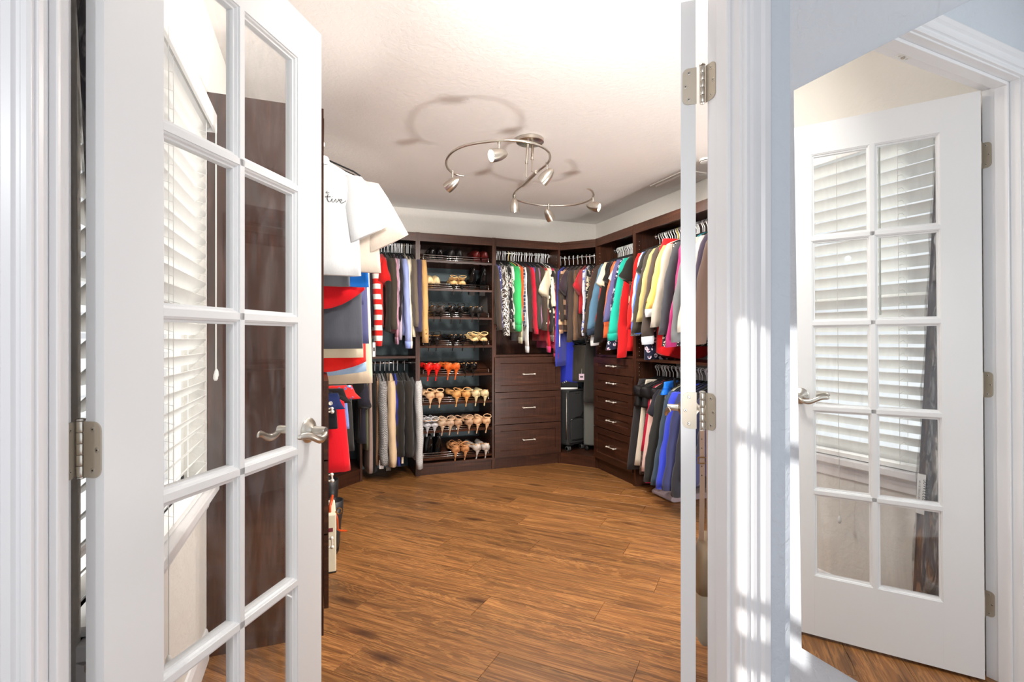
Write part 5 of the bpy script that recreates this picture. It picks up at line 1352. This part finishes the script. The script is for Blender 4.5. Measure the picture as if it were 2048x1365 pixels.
# long clothes hanging low in the right corner
for i, (x, y, z, L, col, cat, nm, lab, kw) in enumerate((
    (2.30, 4.60, 1.26, .50, (40, 52, 170), 'dress', 'dress', 'royal blue dress hanging low beside the drawers in the right corner', {'hw': .10}),
    (2.40, 4.50, 1.22, .44, (58, 54, 46), 'trousers', 'trousers', 'olive black trousers with a hanging tag in the right corner', {'hw': .13}),
    (2.49, 4.38, 1.24, .66, (52, 50, 46), 'trousers', 'trousers', 'dark grey wide trousers hanging beside the five-drawer cabinet', {'hw': .11}))):
    a = math.radians(-46)+PI/2
    garment(nm, lab, cat, (x, y, z), a-PI/2, L, fab(col), th=.03, sleeve=None, seed=1400+i, **kw)
rod(bpy.data.objects['corner_cabinet'], (X3+.004, 4.73, 1.262), (2.62, YR1+.004, 1.262))
for x, y, lab in ((2.30, 4.60, 'royal blue dress hanging low in the right corner'), (2.40, 4.50, 'olive black trousers low in the right corner'), (2.49, 4.38, 'dark grey wide trousers low in the right corner')):
    hanger((x, y, 1.262), math.radians(-46), HL('slim black', lab), 'hangers on the low right corner rod')
tagcard((2.375, 4.44, .86), .05, .06, (198, 172, 186), 'pink price tag on the olive black trousers in the right corner', (60, 60, 70), rz=-.4)

# ------------------------------------------------------------------ shoulder bag hung on the right door lever
bg_ = empty('shoulder_bag', (0, 0, 0)); tag(bg_, 'stone leather shoulder bag with tan strap hanging behind the right door', 'handbag')
tn = plain('tan_strap', (176, 146, 124), .4); st_ = plain('stone_leather', (196, 186, 164), .4)
Pd = Vector((.8627, 1.025, 0)); u3 = Vector((*uR, 0)); t3 = Vector((*tR, 0))
hk = Pd+u3*(W-.13)-t3*.036+Vector((0, 0, .958))
lat = Vector((C_, -S_, 0)); fw = u3
m = MB()
for s, c_ in ((-1, .010), (1, .012)):
    P = [hk+Vector((0, 0, .006)), hk+lat*.010*s-fw*.0+Vector((0, 0, -.04)), hk+lat*c_*s+Vector((0, 0, -.25)), hk+lat*(.014*s)+Vector((0, 0, -.44))]
    P = smooth_path(P, 5); wdt = .0085
    m.rings([[p+lat*a+fw*b for a, b in ((-wdt, -.0015), (wdt, -.0015), (wdt, .0015), (-wdt, .0015))] for p in P])
build('strap', m, tn, bg_)
m = MB()
for k in range(5): p = hk-lat*.0115+Vector((0, 0, -.09-k*.03)); m.rings([[p+lat*.002*math.cos(a)+Vector((0, 0, .002*math.sin(a)))-fw*d_ for a in [2*PI*j/8 for j in range(8)]] for d_ in (.0014, .0022)])
build('strap_hole', m, M_DARKM, bg_)
m = MB(); c = hk-lat*.012+Vector((0, 0, -.16))-fw*.004; m.tube([c+lat*a+Vector((0, 0, b)) for a, b in ((-.012, .01), (.012, .01), (.012, -.01), (-.012, -.01), (-.012, .01))], .002, 6); build('buckle', m, brass, bg_)
m = MB(); Rg = []
top = hk+Vector((0, 0, -.43))
for z, a_, b_ in ((0, .022, .09), (-.03, .030, .115), (-.10, .038, .13), (-.20, .044, .14), (-.26, .040, .13), (-.285, .028, .11)):
    Rg.append([top+Vector((0, 0, z))+lat*(.002+a_*math.copysign(abs(math.cos(q))**.7, math.cos(q)))+fw*b_*math.copysign(abs(math.sin(q))**.7, math.sin(q)) for q in [2*PI*j/24 for j in range(24)]])
m.rings(Rg); build('body', m, st_, bg_, True)
m = MB(); Rg = []
for z, a_, b_ in ((.004, .024, .093), (-.03, .033, .119), (-.08, .039, .130), (-.12, .041, .133)):
    Rg.append([top+Vector((0, 0, z))+lat*(.002+a_*math.copysign(abs(math.cos(q))**.7, math.cos(q)))+fw*b_*math.copysign(abs(math.sin(q))**.7, math.sin(q)) for q in [2*PI*j/24 for j in range(24)]])
m.rings(Rg); build('flap', m, plain('flap_leather', (150, 128, 100), .4), bg_, True)
m = MB()
for k in range(9):
    c = hk+lat*.014+Vector((0, 0, -.34-k*.012)); m.tube([c+lat*.004*math.cos(a)+Vector((0, 0, .008*math.sin(a))) for a in [2*PI*j/8 for j in range(9)]], .0013, 5)
build('chain', m, brass, bg_, True)
